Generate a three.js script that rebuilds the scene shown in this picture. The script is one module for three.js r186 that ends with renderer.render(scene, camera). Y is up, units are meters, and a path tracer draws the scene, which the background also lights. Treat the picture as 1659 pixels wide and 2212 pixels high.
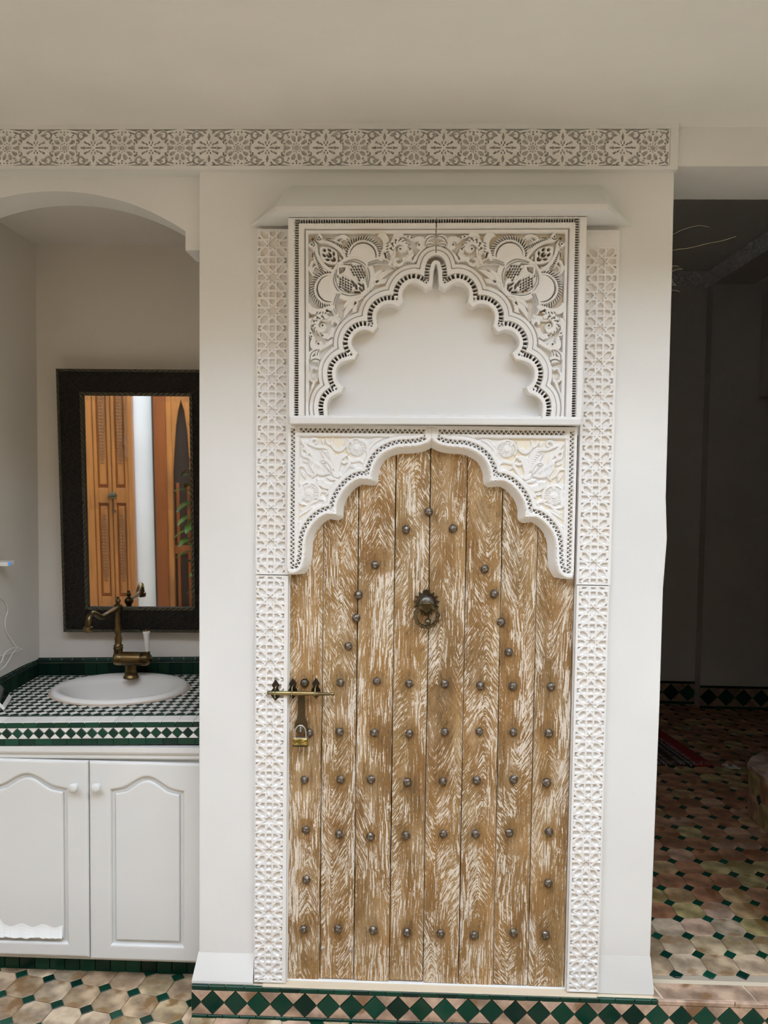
import * as THREE from 'three';
import { mergeGeometries } from 'three/addons/utils/BufferGeometryUtils.js';
import { RoundedBoxGeometry } from 'three/addons/geometries/RoundedBoxGeometry.js';
import { ConvexGeometry } from 'three/addons/geometries/ConvexGeometry.js';

// ------------------------------------------------------------------ camera, sky, exposure
const PHOTO_W = 1659, PHOTO_H = 2212, FOCAL = 1661;
const scene = new THREE.Scene();
const camera = new THREE.PerspectiveCamera(THREE.MathUtils.radToDeg(2 * Math.atan(PHOTO_H / 2 / FOCAL)), PHOTO_W / PHOTO_H, 0.05, 60);
camera.rotation.order = 'YXZ';
camera.position.set(-0.0755, 1.68, 2.3);
camera.rotation.set(THREE.MathUtils.degToRad(-2.8209), THREE.MathUtils.degToRad(1.7314), THREE.MathUtils.degToRad(0.7171));
camera.updateMatrixWorld(true);
scene.add(camera);
{ // even overcast sky over the open courtyard in which the camera stands
  const w = 32, h = 16, d = new Float32Array(w * h * 4); for (let i = 0; i < w * h; i++) d.set([0.86, 0.965, 1.12, 1], 4 * i);
  const sky = new THREE.DataTexture(d, w, h, THREE.RGBAFormat, THREE.FloatType); sky.mapping = THREE.EquirectangularReflectionMapping; sky.magFilter = sky.minFilter = THREE.LinearFilter; sky.needsUpdate = true;
  scene.background = scene.environment = sky;
}
const renderer = new THREE.WebGLRenderer({ antialias: true });
renderer.toneMapping = THREE.LinearToneMapping;
renderer.toneMappingExposure = 7.3;
renderer.shadowMap.enabled = true;

// ------------------------------------------------------------------ helpers
const V3 = (x, y, z) => new THREE.Vector3(x, y, z);
const rad = THREE.MathUtils.degToRad, lerp = THREE.MathUtils.lerp, clamp = THREE.MathUtils.clamp;
const sstep = (a, b, x) => { const t = clamp((x - a) / (b - a), 0, 1); return t * t * (3 - 2 * t); };
function rng(seed) { let a = seed >>> 0; return () => { a = (a + 0x6d2b79f5) >>> 0; let t = Math.imul(a ^ (a >>> 15), 1 | a); t = (t + Math.imul(t ^ (t >>> 7), 61 | t)) ^ t; return ((t ^ (t >>> 14)) >>> 0) / 4294967296; }; }
// where the sight line through a pixel of the photograph meets a real plane (axis 0 = x, 1 = y, 2 = z)
function hit(px, py, axis, value) {
  const d = V3((px - PHOTO_W / 2) / FOCAL, -(py - PHOTO_H / 2) / FOCAL, -1).applyQuaternion(camera.quaternion);
  const t = (value - camera.position.getComponent(axis)) / d.getComponent(axis);
  return camera.position.clone().addScaledVector(d, t);
}
const onZ = (px, py, z = 0) => hit(px, py, 2, z), onY = (px, py, y) => hit(px, py, 1, y);
function hash(ix, iy) { let h = Math.imul(ix, 374761393) + Math.imul(iy, 668265263); h = Math.imul(h ^ (h >>> 13), 1274126177); return ((h ^ (h >>> 16)) >>> 0) / 4294967296; }
function noise(x, y, per = 1 << 20) {                       // value noise, -1..1, repeats every per cells
  const ix = Math.floor(x), iy = Math.floor(y), fx = x - ix, fy = y - iy, u = fx * fx * (3 - 2 * fx), v = fy * fy * (3 - 2 * fy);
  const m = (n) => ((n % per) + per) % per, x0 = m(ix), x1 = m(ix + 1), y0 = m(iy), y1 = m(iy + 1);
  return 2 * lerp(lerp(hash(x0, y0), hash(x1, y0), u), lerp(hash(x0, y1), hash(x1, y1), u), v) - 1;
}
function fbm(x, y, oct = 4, per = 1 << 20) { let s = 0, a = 0.5; for (let i = 0; i < oct; i++) { s += a * noise(x, y, per); x = x * 2 + 17; y = y * 2 + 31; per *= 2; a *= 0.5; } return s; }

const taken = {};
function numbered(name) { const n = taken[name] = (taken[name] ?? -1) + 1; return n ? `${name}_${String(n).padStart(3, '0')}` : name; }
function tag(o, label, category, group, kind) { if (label) o.userData.label = label; if (category) o.userData.category = category; if (group) o.userData.group = group; if (kind) o.userData.kind = kind; return o; }
function part(name, geo, mat, parent, pos) {
  const m = new THREE.Mesh(geo, mat); m.name = parent === scene ? numbered(name) : childName(parent, name);
  m.castShadow = m.receiveShadow = true; if (pos) m.position.set(...pos); parent.add(m); return m;
}
function childName(parent, name) { const c = parent.userData.__n ??= {}; Object.defineProperty(parent.userData, '__n', { enumerable: false, value: c }); const n = c[name] = (c[name] ?? -1) + 1; return n ? `${name}_${String(n).padStart(3, '0')}` : name; }
function thing(name, label, category, pos = [0, 0, 0], group) { const o = new THREE.Group(); o.name = numbered(name); o.position.set(...pos); scene.add(o); return tag(o, label, category, group); }
function struct(name, geo, mat, label) { const m = part(name, geo, mat, scene); m.userData.kind = 'structure'; if (label) m.userData.label = label; return m; }
function structGroup(name, pos = [0, 0, 0], label) { const o = new THREE.Group(); o.name = numbered(name); o.position.set(...pos); scene.add(o); o.userData.kind = 'structure'; if (label) o.userData.label = label; return o; }

// geometry: uv in metres by the main direction of every face
function metreUV(g) {
  if (g.index) g = g.toNonIndexed(); g.computeVertexNormals();
  const p = g.attributes.position, n = g.attributes.normal, uv = new Float32Array(p.count * 2);
  for (let i = 0; i < p.count; i++) {
    const ax = Math.abs(n.getX(i)), ay = Math.abs(n.getY(i)), az = Math.abs(n.getZ(i));
    if (az >= ax && az >= ay) { uv[2 * i] = p.getX(i); uv[2 * i + 1] = p.getY(i); }
    else if (ax >= ay) { uv[2 * i] = p.getZ(i); uv[2 * i + 1] = p.getY(i); }
    else { uv[2 * i] = p.getX(i); uv[2 * i + 1] = p.getZ(i); }
  }
  g.setAttribute('uv', new THREE.BufferAttribute(uv, 2)); return g;
}
function block(x0, x1, y0, y1, z0, z1) { const g = new THREE.BoxGeometry(x1 - x0, y1 - y0, z1 - z0); g.translate((x0 + x1) / 2, (y0 + y1) / 2, (z0 + z1) / 2); return metreUV(g); }
function rblock(x0, x1, y0, y1, z0, z1, r = 0.003, s = 1) { const g = new RoundedBoxGeometry(x1 - x0, y1 - y0, z1 - z0, s, r); g.translate((x0 + x1) / 2, (y0 + y1) / 2, (z0 + z1) / 2); return metreUV(g); }
const shapeOf = (pts) => new THREE.Shape(pts.map(([x, y]) => new THREE.Vector2(x, y)));
function extrude(pts, z0, z1, bevel = 0, holes = [], seg = 1) {
  const s = shapeOf(pts); for (const h of holes) s.holes.push(new THREE.Path(h.map(([x, y]) => new THREE.Vector2(x, y))));
  const g = new THREE.ExtrudeGeometry(s, { depth: z1 - z0 - 2 * bevel, bevelEnabled: bevel > 0, bevelSize: bevel, bevelThickness: bevel, bevelOffset: -bevel, bevelSegments: seg, curveSegments: 8 });
  g.translate(0, 0, z0 + bevel); return metreUV(g);
}
// a flat piece (tile, plank): outline in x-y, front at z = h with a chamfer, open at the back
function prism(pts, h, bevel = 0.001, uvOff = [0, 0]) {
  const n = pts.length, cx = pts.reduce((s, p) => s + p[0], 0) / n, cy = pts.reduce((s, p) => s + p[1], 0) / n, pos = [], uv = [];
  const ins = pts.map((p, i) => {
    const a = pts[(i + n - 1) % n], b = pts[(i + 1) % n];
    const e0 = [p[0] - a[0], p[1] - a[1]], e1 = [b[0] - p[0], b[1] - p[1]], l0 = Math.hypot(...e0) || 1, l1 = Math.hypot(...e1) || 1;
    const n0 = [-e0[1] / l0, e0[0] / l0], n1 = [-e1[1] / l1, e1[0] / l1], k = 1 + n0[0] * n1[0] + n0[1] * n1[1];
    const f = bevel / Math.max(k, 0.4); return [p[0] + (n0[0] + n1[0]) * f, p[1] + (n0[1] + n1[1]) * f];
  });
  const put = (...v) => { for (const q of v) { pos.push(q[0], q[1], q[2]); uv.push(q[0] + uvOff[0], q[1] + uvOff[1]); } };
  for (let i = 1; i < n - 1; i++) put([...ins[0], h], [...ins[i], h], [...ins[i + 1], h]);
  for (let i = 0; i < n; i++) {
    const j = (i + 1) % n, A = pts[i], B = pts[j], a = ins[i], b = ins[j];
    put([...A, h - bevel], [...B, h - bevel], [...b, h], [...A, h - bevel], [...b, h], [...a, h]);
    put([...A, 0], [...B, 0], [...B, h - bevel], [...A, 0], [...B, h - bevel], [...A, h - bevel]);
  }
  const g = new THREE.BufferGeometry(); g.setAttribute('position', new THREE.Float32BufferAttribute(pos, 3)); g.setAttribute('uv', new THREE.Float32BufferAttribute(uv, 2)); g.computeVertexNormals(); return g;
}
const floorLay = (g) => g.rotateX(-Math.PI / 2);            // x-y outline laid flat: y becomes -z
function clipPoly(pts, nx, ny, d) {                          // keeps nx*x + ny*y <= d
  const out = []; for (let i = 0; i < pts.length; i++) {
    const a = pts[i], b = pts[(i + 1) % pts.length], fa = nx * a[0] + ny * a[1] - d, fb = nx * b[0] + ny * b[1] - d;
    if (fa <= 0) out.push(a); if ((fa < 0 && fb > 0) || (fa > 0 && fb < 0)) { const t = fa / (fa - fb); out.push([a[0] + t * (b[0] - a[0]), a[1] + t * (b[1] - a[1])]); }
  } return out;
}
const polyArea = (p) => { let s = 0; for (let i = 0; i < p.length; i++) { const a = p[i], b = p[(i + 1) % p.length]; s += a[0] * b[1] - b[0] * a[1]; } return s / 2; };
const rectPts = (x0, x1, y0, y1) => [[x0, y0], [x1, y0], [x1, y1], [x0, y1]];
const lathe = (prof, seg = 20) => new THREE.LatheGeometry(prof.map(([r, y]) => new THREE.Vector2(r, y)), seg);
const tube = (pts, r, seg = 40, rs = 8, closed = false) => new THREE.TubeGeometry(new THREE.CatmullRomCurve3(pts, closed), seg, r, rs, closed);
function capsuleBetween(a, b, r) { const d = b.clone().sub(a), g = new THREE.CylinderGeometry(r, r, d.length(), 14); g.applyQuaternion(new THREE.Quaternion().setFromUnitVectors(V3(0, 1, 0), d.clone().normalize())); const m = a.clone().add(b).multiplyScalar(0.5); g.translate(m.x, m.y, m.z); return g; }

// ------------------------------------------------------------------ textures and materials
function dataTex(w, h, fn, srgb = false, repeat) {
  const d = new Uint8Array(w * h * 4);
  for (let y = 0; y < h; y++) for (let x = 0; x < w; x++) { const c = fn(x / w, y / h), i = 4 * (y * w + x); if (typeof c === 'number') d[i] = d[i + 1] = d[i + 2] = clamp(c, 0, 1) * 255; else { d[i] = clamp(c[0], 0, 1) * 255; d[i + 1] = clamp(c[1], 0, 1) * 255; d[i + 2] = clamp(c[2], 0, 1) * 255; } d[i + 3] = 255; }
  const t = new THREE.DataTexture(d, w, h); t.wrapS = t.wrapT = THREE.RepeatWrapping; t.magFilter = THREE.LinearFilter; t.minFilter = THREE.LinearMipmapLinearFilter; t.generateMipmaps = true;
  if (srgb) t.colorSpace = THREE.SRGBColorSpace; if (repeat) t.repeat.set(repeat, repeat); t.needsUpdate = true; return t;
}
const rgb = (r, g, b) => new THREE.Color().setRGB(r, g, b);
const plasterBump = dataTex(512, 512, (u, v) => 0.5 + 0.35 * fbm(u * 5, v * 5, 3, 5) + 0.10 * fbm(u * 60, v * 60, 3, 60));
const plasterTone = dataTex(512, 512, (u, v) => { const s = 0.975 + 0.035 * fbm(u * 4, v * 4, 4, 4); return [s, s * 0.998, s * 0.992]; }, true);
plasterTone.repeat.set(0.7, 0.7);
const plaster = (c, bump = 0.0016) => new THREE.MeshStandardMaterial({ color: c, roughness: 0.82, bumpMap: plasterBump, bumpScale: bump, map: plasterTone });
const M = {
  wall: plaster(rgb(0.81, 0.815, 0.815)), ceiling: plaster(rgb(0.88, 0.875, 0.85), 0.0012), roomWall: plaster(rgb(0.60, 0.575, 0.54)), shadedNicheWall: plaster(rgb(0.73, 0.70, 0.66)),  // niche tone: the same white wall darkened, its shade put into the colour
  carved: new THREE.MeshStandardMaterial({ color: 0xffffff, vertexColors: true, roughness: 0.8, flatShading: true }),
  cladding: new THREE.MeshStandardMaterial({ color: rgb(0.25, 0.165, 0.08), roughness: 0.6, bumpMap: plasterBump, bumpScale: 0.002 }), tadelakt: plaster(rgb(0.38, 0.345, 0.25)),
  paint: new THREE.MeshStandardMaterial({ color: rgb(0.74, 0.75, 0.75), roughness: 0.42, bumpMap: plasterBump, bumpScale: 0.0007, map: plasterTone }),
  flake: new THREE.MeshStandardMaterial({ color: rgb(0.84, 0.86, 0.86), roughness: 0.5, side: THREE.DoubleSide }),
  grout: new THREE.MeshStandardMaterial({ color: rgb(0.40, 0.34, 0.26), roughness: 0.95, bumpMap: plasterBump, bumpScale: 0.001 }),
  paleGrout: new THREE.MeshStandardMaterial({ color: rgb(0.42, 0.39, 0.35), roughness: 0.9 }),
  darkGrout: new THREE.MeshStandardMaterial({ color: rgb(0.20, 0.19, 0.17), roughness: 0.9 }),
  cream: new THREE.MeshStandardMaterial({ color: rgb(0.66, 0.56, 0.42), roughness: 0.9, bumpMap: plasterBump, bumpScale: 0.003 }),
  ceramic: new THREE.MeshPhysicalMaterial({ color: rgb(0.68, 0.66, 0.63), roughness: 0.30, specularIntensity: 0.7 }),
  black: new THREE.MeshStandardMaterial({ color: rgb(0.012, 0.010, 0.009), roughness: 0.9 }),
  steel: new THREE.MeshStandardMaterial({ color: rgb(0.62, 0.61, 0.60), roughness: 0.28, metalness: 1 }),
  plastic: new THREE.MeshStandardMaterial({ color: rgb(0.78, 0.78, 0.77), roughness: 0.4 }),
};
const mottle = dataTex(256, 256, (u, v) => 0.72 + 0.4 * fbm(u * 6, v * 6, 5, 6));
const metalMap = dataTex(256, 256, (u, v) => { const n = 0.8 + 0.5 * fbm(u * 7, v * 7, 4, 7), g = sstep(0.12, 0.4, fbm(u * 9 + 3, v * 9, 4, 9)); return [n * lerp(1, 0.8, g), n * lerp(1, 0.98, g), n * lerp(1, 1.05, g)]; }, true);
const metal = (c, rough) => new THREE.MeshStandardMaterial({ color: c, roughness: rough, metalness: 0.92, map: metalMap, bumpMap: mottle, bumpScale: 0.0006 });
M.bronze = metal(rgb(0.24, 0.20, 0.16), 0.36); M.brass = metal(rgb(0.50, 0.38, 0.18), 0.33); M.oldBrass = metal(rgb(0.42, 0.32, 0.18), 0.40); M.padBrass = metal(rgb(0.72, 0.52, 0.16), 0.3); M.tap = metal(rgb(0.27, 0.18, 0.08), 0.3);
const studMap = dataTex(128, 128, (u, v) => { const n = fbm(u * 10, v * 10, 4, 10), w = sstep(0.1, 0.3, n); return [lerp(0.40, 0.68, w), lerp(0.36, 0.68, w), lerp(0.32, 0.65, w)]; }, true);
M.stud = new THREE.MeshStandardMaterial({ map: studMap, roughness: 0.34, metalness: 0.75, bumpMap: mottle, bumpScale: 0.001 });
const R0 = rng(7);
const glaze = (c, rough = 0.26) => new THREE.MeshPhysicalMaterial({ color: c, roughness: rough, specularIntensity: 0.6, bumpMap: mottle, bumpScale: 0.0006 });
M.greens = [[0.003, 0.041, 0.025], [0.0025, 0.033, 0.021], [0.004, 0.049, 0.028], [0.0025, 0.025, 0.017], [0.006, 0.058, 0.034], [0.005, 0.043, 0.022]].map((c) => glaze(rgb(...c)));
M.deepGreens = [[0.002, 0.016, 0.011], [0.002, 0.012, 0.009], [0.003, 0.022, 0.014], [0.004, 0.026, 0.015]].map((c) => { const m = glaze(rgb(...c), 0.5); m.specularIntensity = 0.3; return m; });
M.checkWhites = [[0.60, 0.575, 0.545], [0.65, 0.625, 0.59], [0.55, 0.53, 0.50]].map((c) => glaze(rgb(...c), 0.4));
M.whites = [[0.74, 0.71, 0.68], [0.79, 0.76, 0.73], [0.69, 0.67, 0.64]].map((c) => glaze(rgb(...c), 0.35));
const clayMap = dataTex(512, 512, (u, v) => { const n = fbm(u * 8, v * 8, 5, 8), b = sstep(0.0, 0.5, fbm(u * 7 + 9, v * 7 + 4, 5, 7)); return [lerp(0.88 + 0.34 * n, 0.68, b), lerp(0.86 + 0.34 * n, 0.60, b), lerp(0.84 + 0.34 * n, 0.50, b)]; }, true);
clayMap.repeat.set(3, 3);
const clay = (c) => new THREE.MeshStandardMaterial({ color: c, map: clayMap, roughness: 0.55, bumpMap: mottle, bumpScale: 0.001 });
M.clays = [[0.62, 0.48, 0.34], [0.56, 0.43, 0.29], [0.66, 0.47, 0.35], [0.58, 0.47, 0.30], [0.68, 0.55, 0.40], [0.50, 0.37, 0.25], [0.60, 0.49, 0.36]].map((c) => clay(rgb(...c)));
M.paving = clay(rgb(0.76, 0.65, 0.50));
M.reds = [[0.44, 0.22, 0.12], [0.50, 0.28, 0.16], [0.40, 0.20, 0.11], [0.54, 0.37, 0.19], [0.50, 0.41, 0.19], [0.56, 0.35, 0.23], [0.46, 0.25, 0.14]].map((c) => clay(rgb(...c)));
M.pinks = [[0.58, 0.42, 0.31], [0.62, 0.46, 0.36], [0.52, 0.37, 0.27]].map((c) => clay(rgb(...c)));
const pick = (list, r) => list[Math.floor(r() * list.length) % list.length];

// ------------------------------------------------------------------ carved relief: a drawing in grey levels becomes real depth
// draws on a canvas (level 255 = proud, 0 = outside), returns a sampler of levels
function levels(w, h, draw, blur = 1) {
  const c = document.createElement('canvas'); c.width = w; c.height = h; const x = c.getContext('2d'); draw(x, w, h);
  const d = x.getImageData(0, 0, w, h).data; let a = new Float32Array(w * h); for (let i = 0; i < w * h; i++) a[i] = d[4 * i];
  for (let k = 0; k < blur; k++) { const b = new Float32Array(w * h); for (let j = 0; j < h; j++) for (let i = 0; i < w; i++) { let s = 0, n = 0; for (let q = -1; q <= 1; q++) for (let p = -1; p <= 1; p++) { const u = i + p, v = j + q; if (u < 0 || v < 0 || u >= w || v >= h) continue; const wt = (p ? 1 : 2) * (q ? 1 : 2); s += wt * a[v * w + u]; n += wt; } b[j * w + i] = s / n; } a = b; }
  return (i, j) => a[clamp(j, 0, h - 1) * w + clamp(i, 0, w - 1)];
}
// grid of nx by ny cells over w by h metres (origin bottom left, row 0 of the drawing on top)
function reliefGeo(w, h, nx, ny, lev, zOf, colOf, depth, cull = -1) {
  const id = new Int32Array((nx + 1) * (ny + 1)).fill(-1), pos = [], col = [], idx = [], L = new Float32Array((nx + 1) * (ny + 1));
  for (let j = 0; j <= ny; j++) for (let i = 0; i <= nx; i++) L[j * (nx + 1) + i] = lev(i, j, nx, ny);
  const add = (k, i, j, z, c) => { pos.push(i / nx * w, (1 - j / ny) * h, z); col.push(...c); return pos.length / 3 - 1; };
  const vert = (k, i, j) => { if (id[k] < 0) id[k] = add(k, i, j, zOf(L[k]), colOf(L[k], i / nx * w, (1 - j / ny) * h)); return id[k]; };
  const open = (i, j) => { if (i < 0 || j < 0 || i >= nx || j >= ny) return true; const k = j * (nx + 1) + i; return Math.max(L[k], L[k + 1], L[k + nx + 1], L[k + nx + 2]) <= cull; };
  const wall = (i0, j0, i1, j1) => {
    const a = vert(j0 * (nx + 1) + i0, i0, j0), b = vert(j1 * (nx + 1) + i1, i1, j1), A = pos.length / 3;
    for (const [i, j, k] of [[i0, j0, a], [i1, j1, b]]) { const c = [col[3 * k], col[3 * k + 1], col[3 * k + 2]]; add(0, i, j, pos[3 * k + 2], c); add(0, i, j, -depth, c); }
    idx.push(A, A + 1, A + 2, A + 2, A + 1, A + 3);
  };
  for (let j = 0; j < ny; j++) for (let i = 0; i < nx; i++) {
    if (open(i, j)) continue;
    const k = j * (nx + 1) + i, a = vert(k, i, j), b = vert(k + 1, i + 1, j), c = vert(k + nx + 1, i, j + 1), d = vert(k + nx + 2, i + 1, j + 1);
    if (Math.abs(L[k] - L[k + nx + 2]) < Math.abs(L[k + 1] - L[k + nx + 1])) idx.push(a, c, d, a, d, b); else idx.push(a, c, b, b, c, d);
    if (open(i, j - 1)) wall(i + 1, j, i, j); if (open(i, j + 1)) wall(i, j + 1, i + 1, j + 1); if (open(i - 1, j)) wall(i, j, i, j + 1); if (open(i + 1, j)) wall(i + 1, j + 1, i + 1, j);
  }
  const g = new THREE.BufferGeometry(); g.setAttribute('position', new THREE.Float32BufferAttribute(pos, 3)); g.setAttribute('color', new THREE.Float32BufferAttribute(col, 3)); g.setIndex(idx); g.computeVertexNormals(); return g;
}
const WHITE = [0.82, 0.815, 0.81];
const mix3 = (a, b, t) => [lerp(a[0], b[0], t), lerp(a[1], b[1], t), lerp(a[2], b[2], t)];
const grey = (l) => `rgb(${l},${l},${l})`;
// a pen for canvas drawings; T maps traced points to canvas pixels
function pen(x, T, scale, fat = 1) {
  const spline = (pts, closed = false, n = 10) => { const c = new THREE.CatmullRomCurve3(pts.map((p) => { const [a, b] = T(p); return V3(a, b, 0); }), closed, 'centripetal'); return c.getPoints(n * pts.length).map((v) => [v.x, v.y]); };
  const path = (p) => { x.beginPath(); p.forEach(([a, b], i) => (i ? x.lineTo(a, b) : x.moveTo(a, b))); };
  const o = {
    stroke(pts, w, l, raw) { path(raw ? pts : spline(pts)); x.strokeStyle = grey(l); x.lineWidth = w * scale; x.lineCap = x.lineJoin = 'round'; x.stroke(); },
    fill(pts, l, smooth = true) { path(smooth ? spline(pts, true) : pts.map(T)); x.closePath(); x.fillStyle = grey(l); x.fill(); },
    disc(p, r, l) { const [a, b] = T(p); x.beginPath(); x.arc(a, b, r * scale, 0, 7); x.fillStyle = grey(l); x.fill(); },
    taper(pts, ws, l) {
      const s = spline(pts), n = s.length - 1, A = [], B = [];
      s.forEach((p, i) => { const q = s[Math.min(n, i + 1)], m = s[Math.max(0, i - 1)], dx = q[0] - m[0], dy = q[1] - m[1], len = Math.hypot(dx, dy) || 1, f = i / n * (ws.length - 1), k = Math.min(Math.floor(f), ws.length - 2), w = lerp(ws[k], ws[k + 1], f - k) * scale / 2 * (l > 170 ? fat : 1); A.push([p[0] - dy / len * w, p[1] + dx / len * w]); B.unshift([p[0] + dy / len * w, p[1] - dx / len * w]); });
      path([...A, ...B]); x.closePath(); x.fillStyle = grey(l); x.fill();
    },
    spiral(p, r0, r1, a0, turns, w0, w1, l) { const pts = []; for (let i = 0; i <= 16; i++) { const t = i / 16, a = a0 + turns * 2 * Math.PI * t, r = lerp(r0, r1, t); pts.push([p[0] + r * Math.cos(a), p[1] + r * Math.sin(a)]); } o.taper(pts, [w0, w1], l); return pts; },
    leaf(pts, w, l, vein = 0) { o.taper(pts, [0.1 * w, 0.8 * w, w, 0.7 * w, 0.05 * w], l); if (vein) o.stroke(pts, w * 0.10, vein); },
    hatch(c, r0, r1, a0, a1, n, w, l) { for (let i = 0; i < n; i++) { const a = lerp(a0, a1, i / (n - 1)), b = a + 0.10; o.stroke([[c[0] + r0 * Math.cos(a), c[1] + r0 * Math.sin(a)], [c[0] + r1 * Math.cos(b), c[1] + r1 * Math.sin(b)]], w, l); } },
    arc(c, r, a0, a1, w, l) { const p = []; for (let i = 0; i <= 14; i++) { const a = lerp(a0, a1, i / 14); p.push([c[0] + r * Math.cos(a), c[1] + r * Math.sin(a)]); } o.stroke(p, w, l); },
    spline, path,
  }; return o;
}
// ------------------------------------------------------------------ the setting
{
  // pier that carries the door: a slab with the doorway cut out
  const hole = [[-0.426, 0.112], [-0.426, 1.80], [0.428, 1.80], [0.428, 0.112]];
  struct('wall_front', extrude([[-0.703, 0.0], [0.684, 0.0], [0.686, 0.5], [0.690, 1.0], [0.690, 1.35], [0.697, 1.5], [0.690, 1.62], [0.688, 2.3], [0.685, 2.60], [-0.704, 2.60]], -0.27, 0, 0.004, [hole], 2), M.wall, 'white plastered pier around the old plank door');
  const foot = (x0, x1, xt0, xt1, zf, yt) => metreUV(new ConvexGeometry([[x0, 0.106, zf], [x1, 0.106, zf], [x0, 0.114, zf], [x1, 0.114, zf], [xt0, yt, 0.0003], [xt1, yt, 0.0003], [x0, 0.106, -0.05], [x1, 0.106, -0.05], [x0, 0.114, -0.05], [x1, 0.114, -0.05], [xt0, yt, -0.05], [xt1, yt, -0.05]].map((q) => V3(...q))));
  struct('trim_1', foot(-0.719, -0.530, -0.7045, -0.530, 0.023, 0.19), M.wall, 'flared plaster foot left of the door');
  struct('trim_2', foot(0.527, 0.696, 0.527, 0.685, 0.009, 0.22), M.wall, 'flared plaster foot right of the door');
  // beam that carries the carved band, and the ceiling in front of it
  struct('beam', block(-3.2, 0.687, 2.574, 2.70, -0.30, 0.008), M.wall, 'white plastered beam under the ceiling');
  struct('trim_3', block(-3.2, 0.687, 2.679, 2.70, -0.02, 0.022), M.wall);
  struct('trim_4', block(-3.2, 0.687, 2.564, 2.5745, -0.036, 0.022), M.wall);
  struct('trim_5', block(0.664, 0.687, 2.5745, 2.679, -0.02, 0.021), M.wall);
  struct('lintel', block(0.687, 2.62, 2.582, 3.6, -0.27, 0.0), M.wall, 'plain white lintel over the dark passage');
  struct('ceiling', metreUV(extrude([[-3.4, 0.03], [2.8, 0.03], [2.8, -0.73], [0.4, -0.73], [-0.5, -1.02], [-3.4, -1.15]].reverse(), 2.692, 2.90).rotateX(-Math.PI / 2)), M.ceiling, 'plain pale ceiling over the front of the niche and door');
  // arched niche
  const arch = [[-0.70, 2.30], [-0.70, 2.58], [-1.66, 2.58], [-1.66, 2.39]];
  const cx = -1.151, sx = 0.395, top = 2.522, spring = 2.404;
  const rr = (sx * sx + (top - spring) ** 2) / (2 * (top - spring)), yc = top - rr, aMax = Math.asin(sx / rr);
  for (let i = 0; i <= 28; i++) { const a = lerp(-Math.min(aMax, 0.75), aMax, i / 28); arch.push([cx + rr * Math.sin(a), yc + rr * Math.cos(a)]); }
  arch.push([-0.756, 2.347], [-0.70, 2.347]);
  const archPts = [[-0.70, 2.347], [-0.70, 2.58], [-1.60, 2.58], [-1.60, 2.40], ...arch.slice(4)];
  struct('wall_arch', extrude(archPts.slice().reverse(), -0.165, -0.036, 0.003, [], 2), M.wall, 'shallow plaster arch over the wash niche');
  struct('wall_back', metreUV(block(-0.9, 0.9, 0, 2.75, -0.1, 0).rotateY(rad(-0)).applyMatrix4(new THREE.Matrix4().makeRotationY(rad(2.3))).translate(-1.2, 0, -0.708)), M.shadedNicheWall, 'back wall of the wash niche');
  struct('wall_left', block(-3.4, -1.535, 0, 2.75, -0.9, -0.032), M.shadedNicheWall, 'left wall of the wash niche');
  struct('wall_niche_right', block(-0.70, -0.62, 0, 2.58, -0.85, -0.265), M.shadedNicheWall);
  struct('ceiling_niche', block(-1.6, -0.66, 2.556, 2.64, -0.85, -0.16), M.shadedNicheWall);
  // courtyard behind the camera
  struct('wall_courtyard_left', block(-3.4, -3.2, 0, 4.2, -0.1, 3.8), M.tadelakt);
  struct('wall_courtyard_right', block(2.6, 2.8, 0, 4.2, -0.1, 3.8), M.tadelakt);
  struct('wall_courtyard_far', block(-2.35, -2.0, 0, 4.2, 3.6, 3.8), M.wall); struct('wall_courtyard_cladding', mergeGeometries([block(-3.4, -2.35, 0, 4.2, 3.6, 3.8), block(-2.0, 2.8, 0, 4.2, 3.6, 3.8)]), M.cladding);
  struct('wall_courtyard_above', block(-3.4, 2.8, 2.9, 4.2, 0.50, 0.70), M.wall);
  struct('wall_passage_light_block', block(1.19, 2.8, 0, 2.60, -0.27, 0.0), M.wall);  // unseen wall, added to narrow the opening and keep light out of the room
  // dark room on the right
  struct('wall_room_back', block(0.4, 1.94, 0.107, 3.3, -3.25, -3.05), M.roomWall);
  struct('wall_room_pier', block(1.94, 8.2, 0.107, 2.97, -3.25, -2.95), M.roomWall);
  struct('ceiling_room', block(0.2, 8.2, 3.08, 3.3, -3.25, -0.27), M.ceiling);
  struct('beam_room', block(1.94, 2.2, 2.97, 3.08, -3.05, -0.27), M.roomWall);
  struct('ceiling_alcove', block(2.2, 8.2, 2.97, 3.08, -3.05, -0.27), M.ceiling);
  struct('wall_room_right', block(8.0, 8.2, 0.0, 3.3, -3.25, -0.27), M.roomWall);  // unseen end wall, set far off so light dies out in the room
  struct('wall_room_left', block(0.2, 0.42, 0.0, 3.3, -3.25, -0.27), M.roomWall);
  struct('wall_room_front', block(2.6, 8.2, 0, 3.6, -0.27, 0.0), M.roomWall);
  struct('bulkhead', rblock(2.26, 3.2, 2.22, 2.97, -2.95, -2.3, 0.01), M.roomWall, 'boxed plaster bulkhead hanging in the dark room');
}
// ------------------------------------------------------------------ floors
const octagon = (p, c) => { const h = p / 2 - 0.0009, k = p / 2 - c; return [[h, -k], [h, k], [k, h], [-k, h], [-h, k], [-h, -k], [-k, -h], [k, -h]]; };
const diamond = (r) => [[r, 0], [0, r], [-r, 0], [0, -r]];
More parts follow.
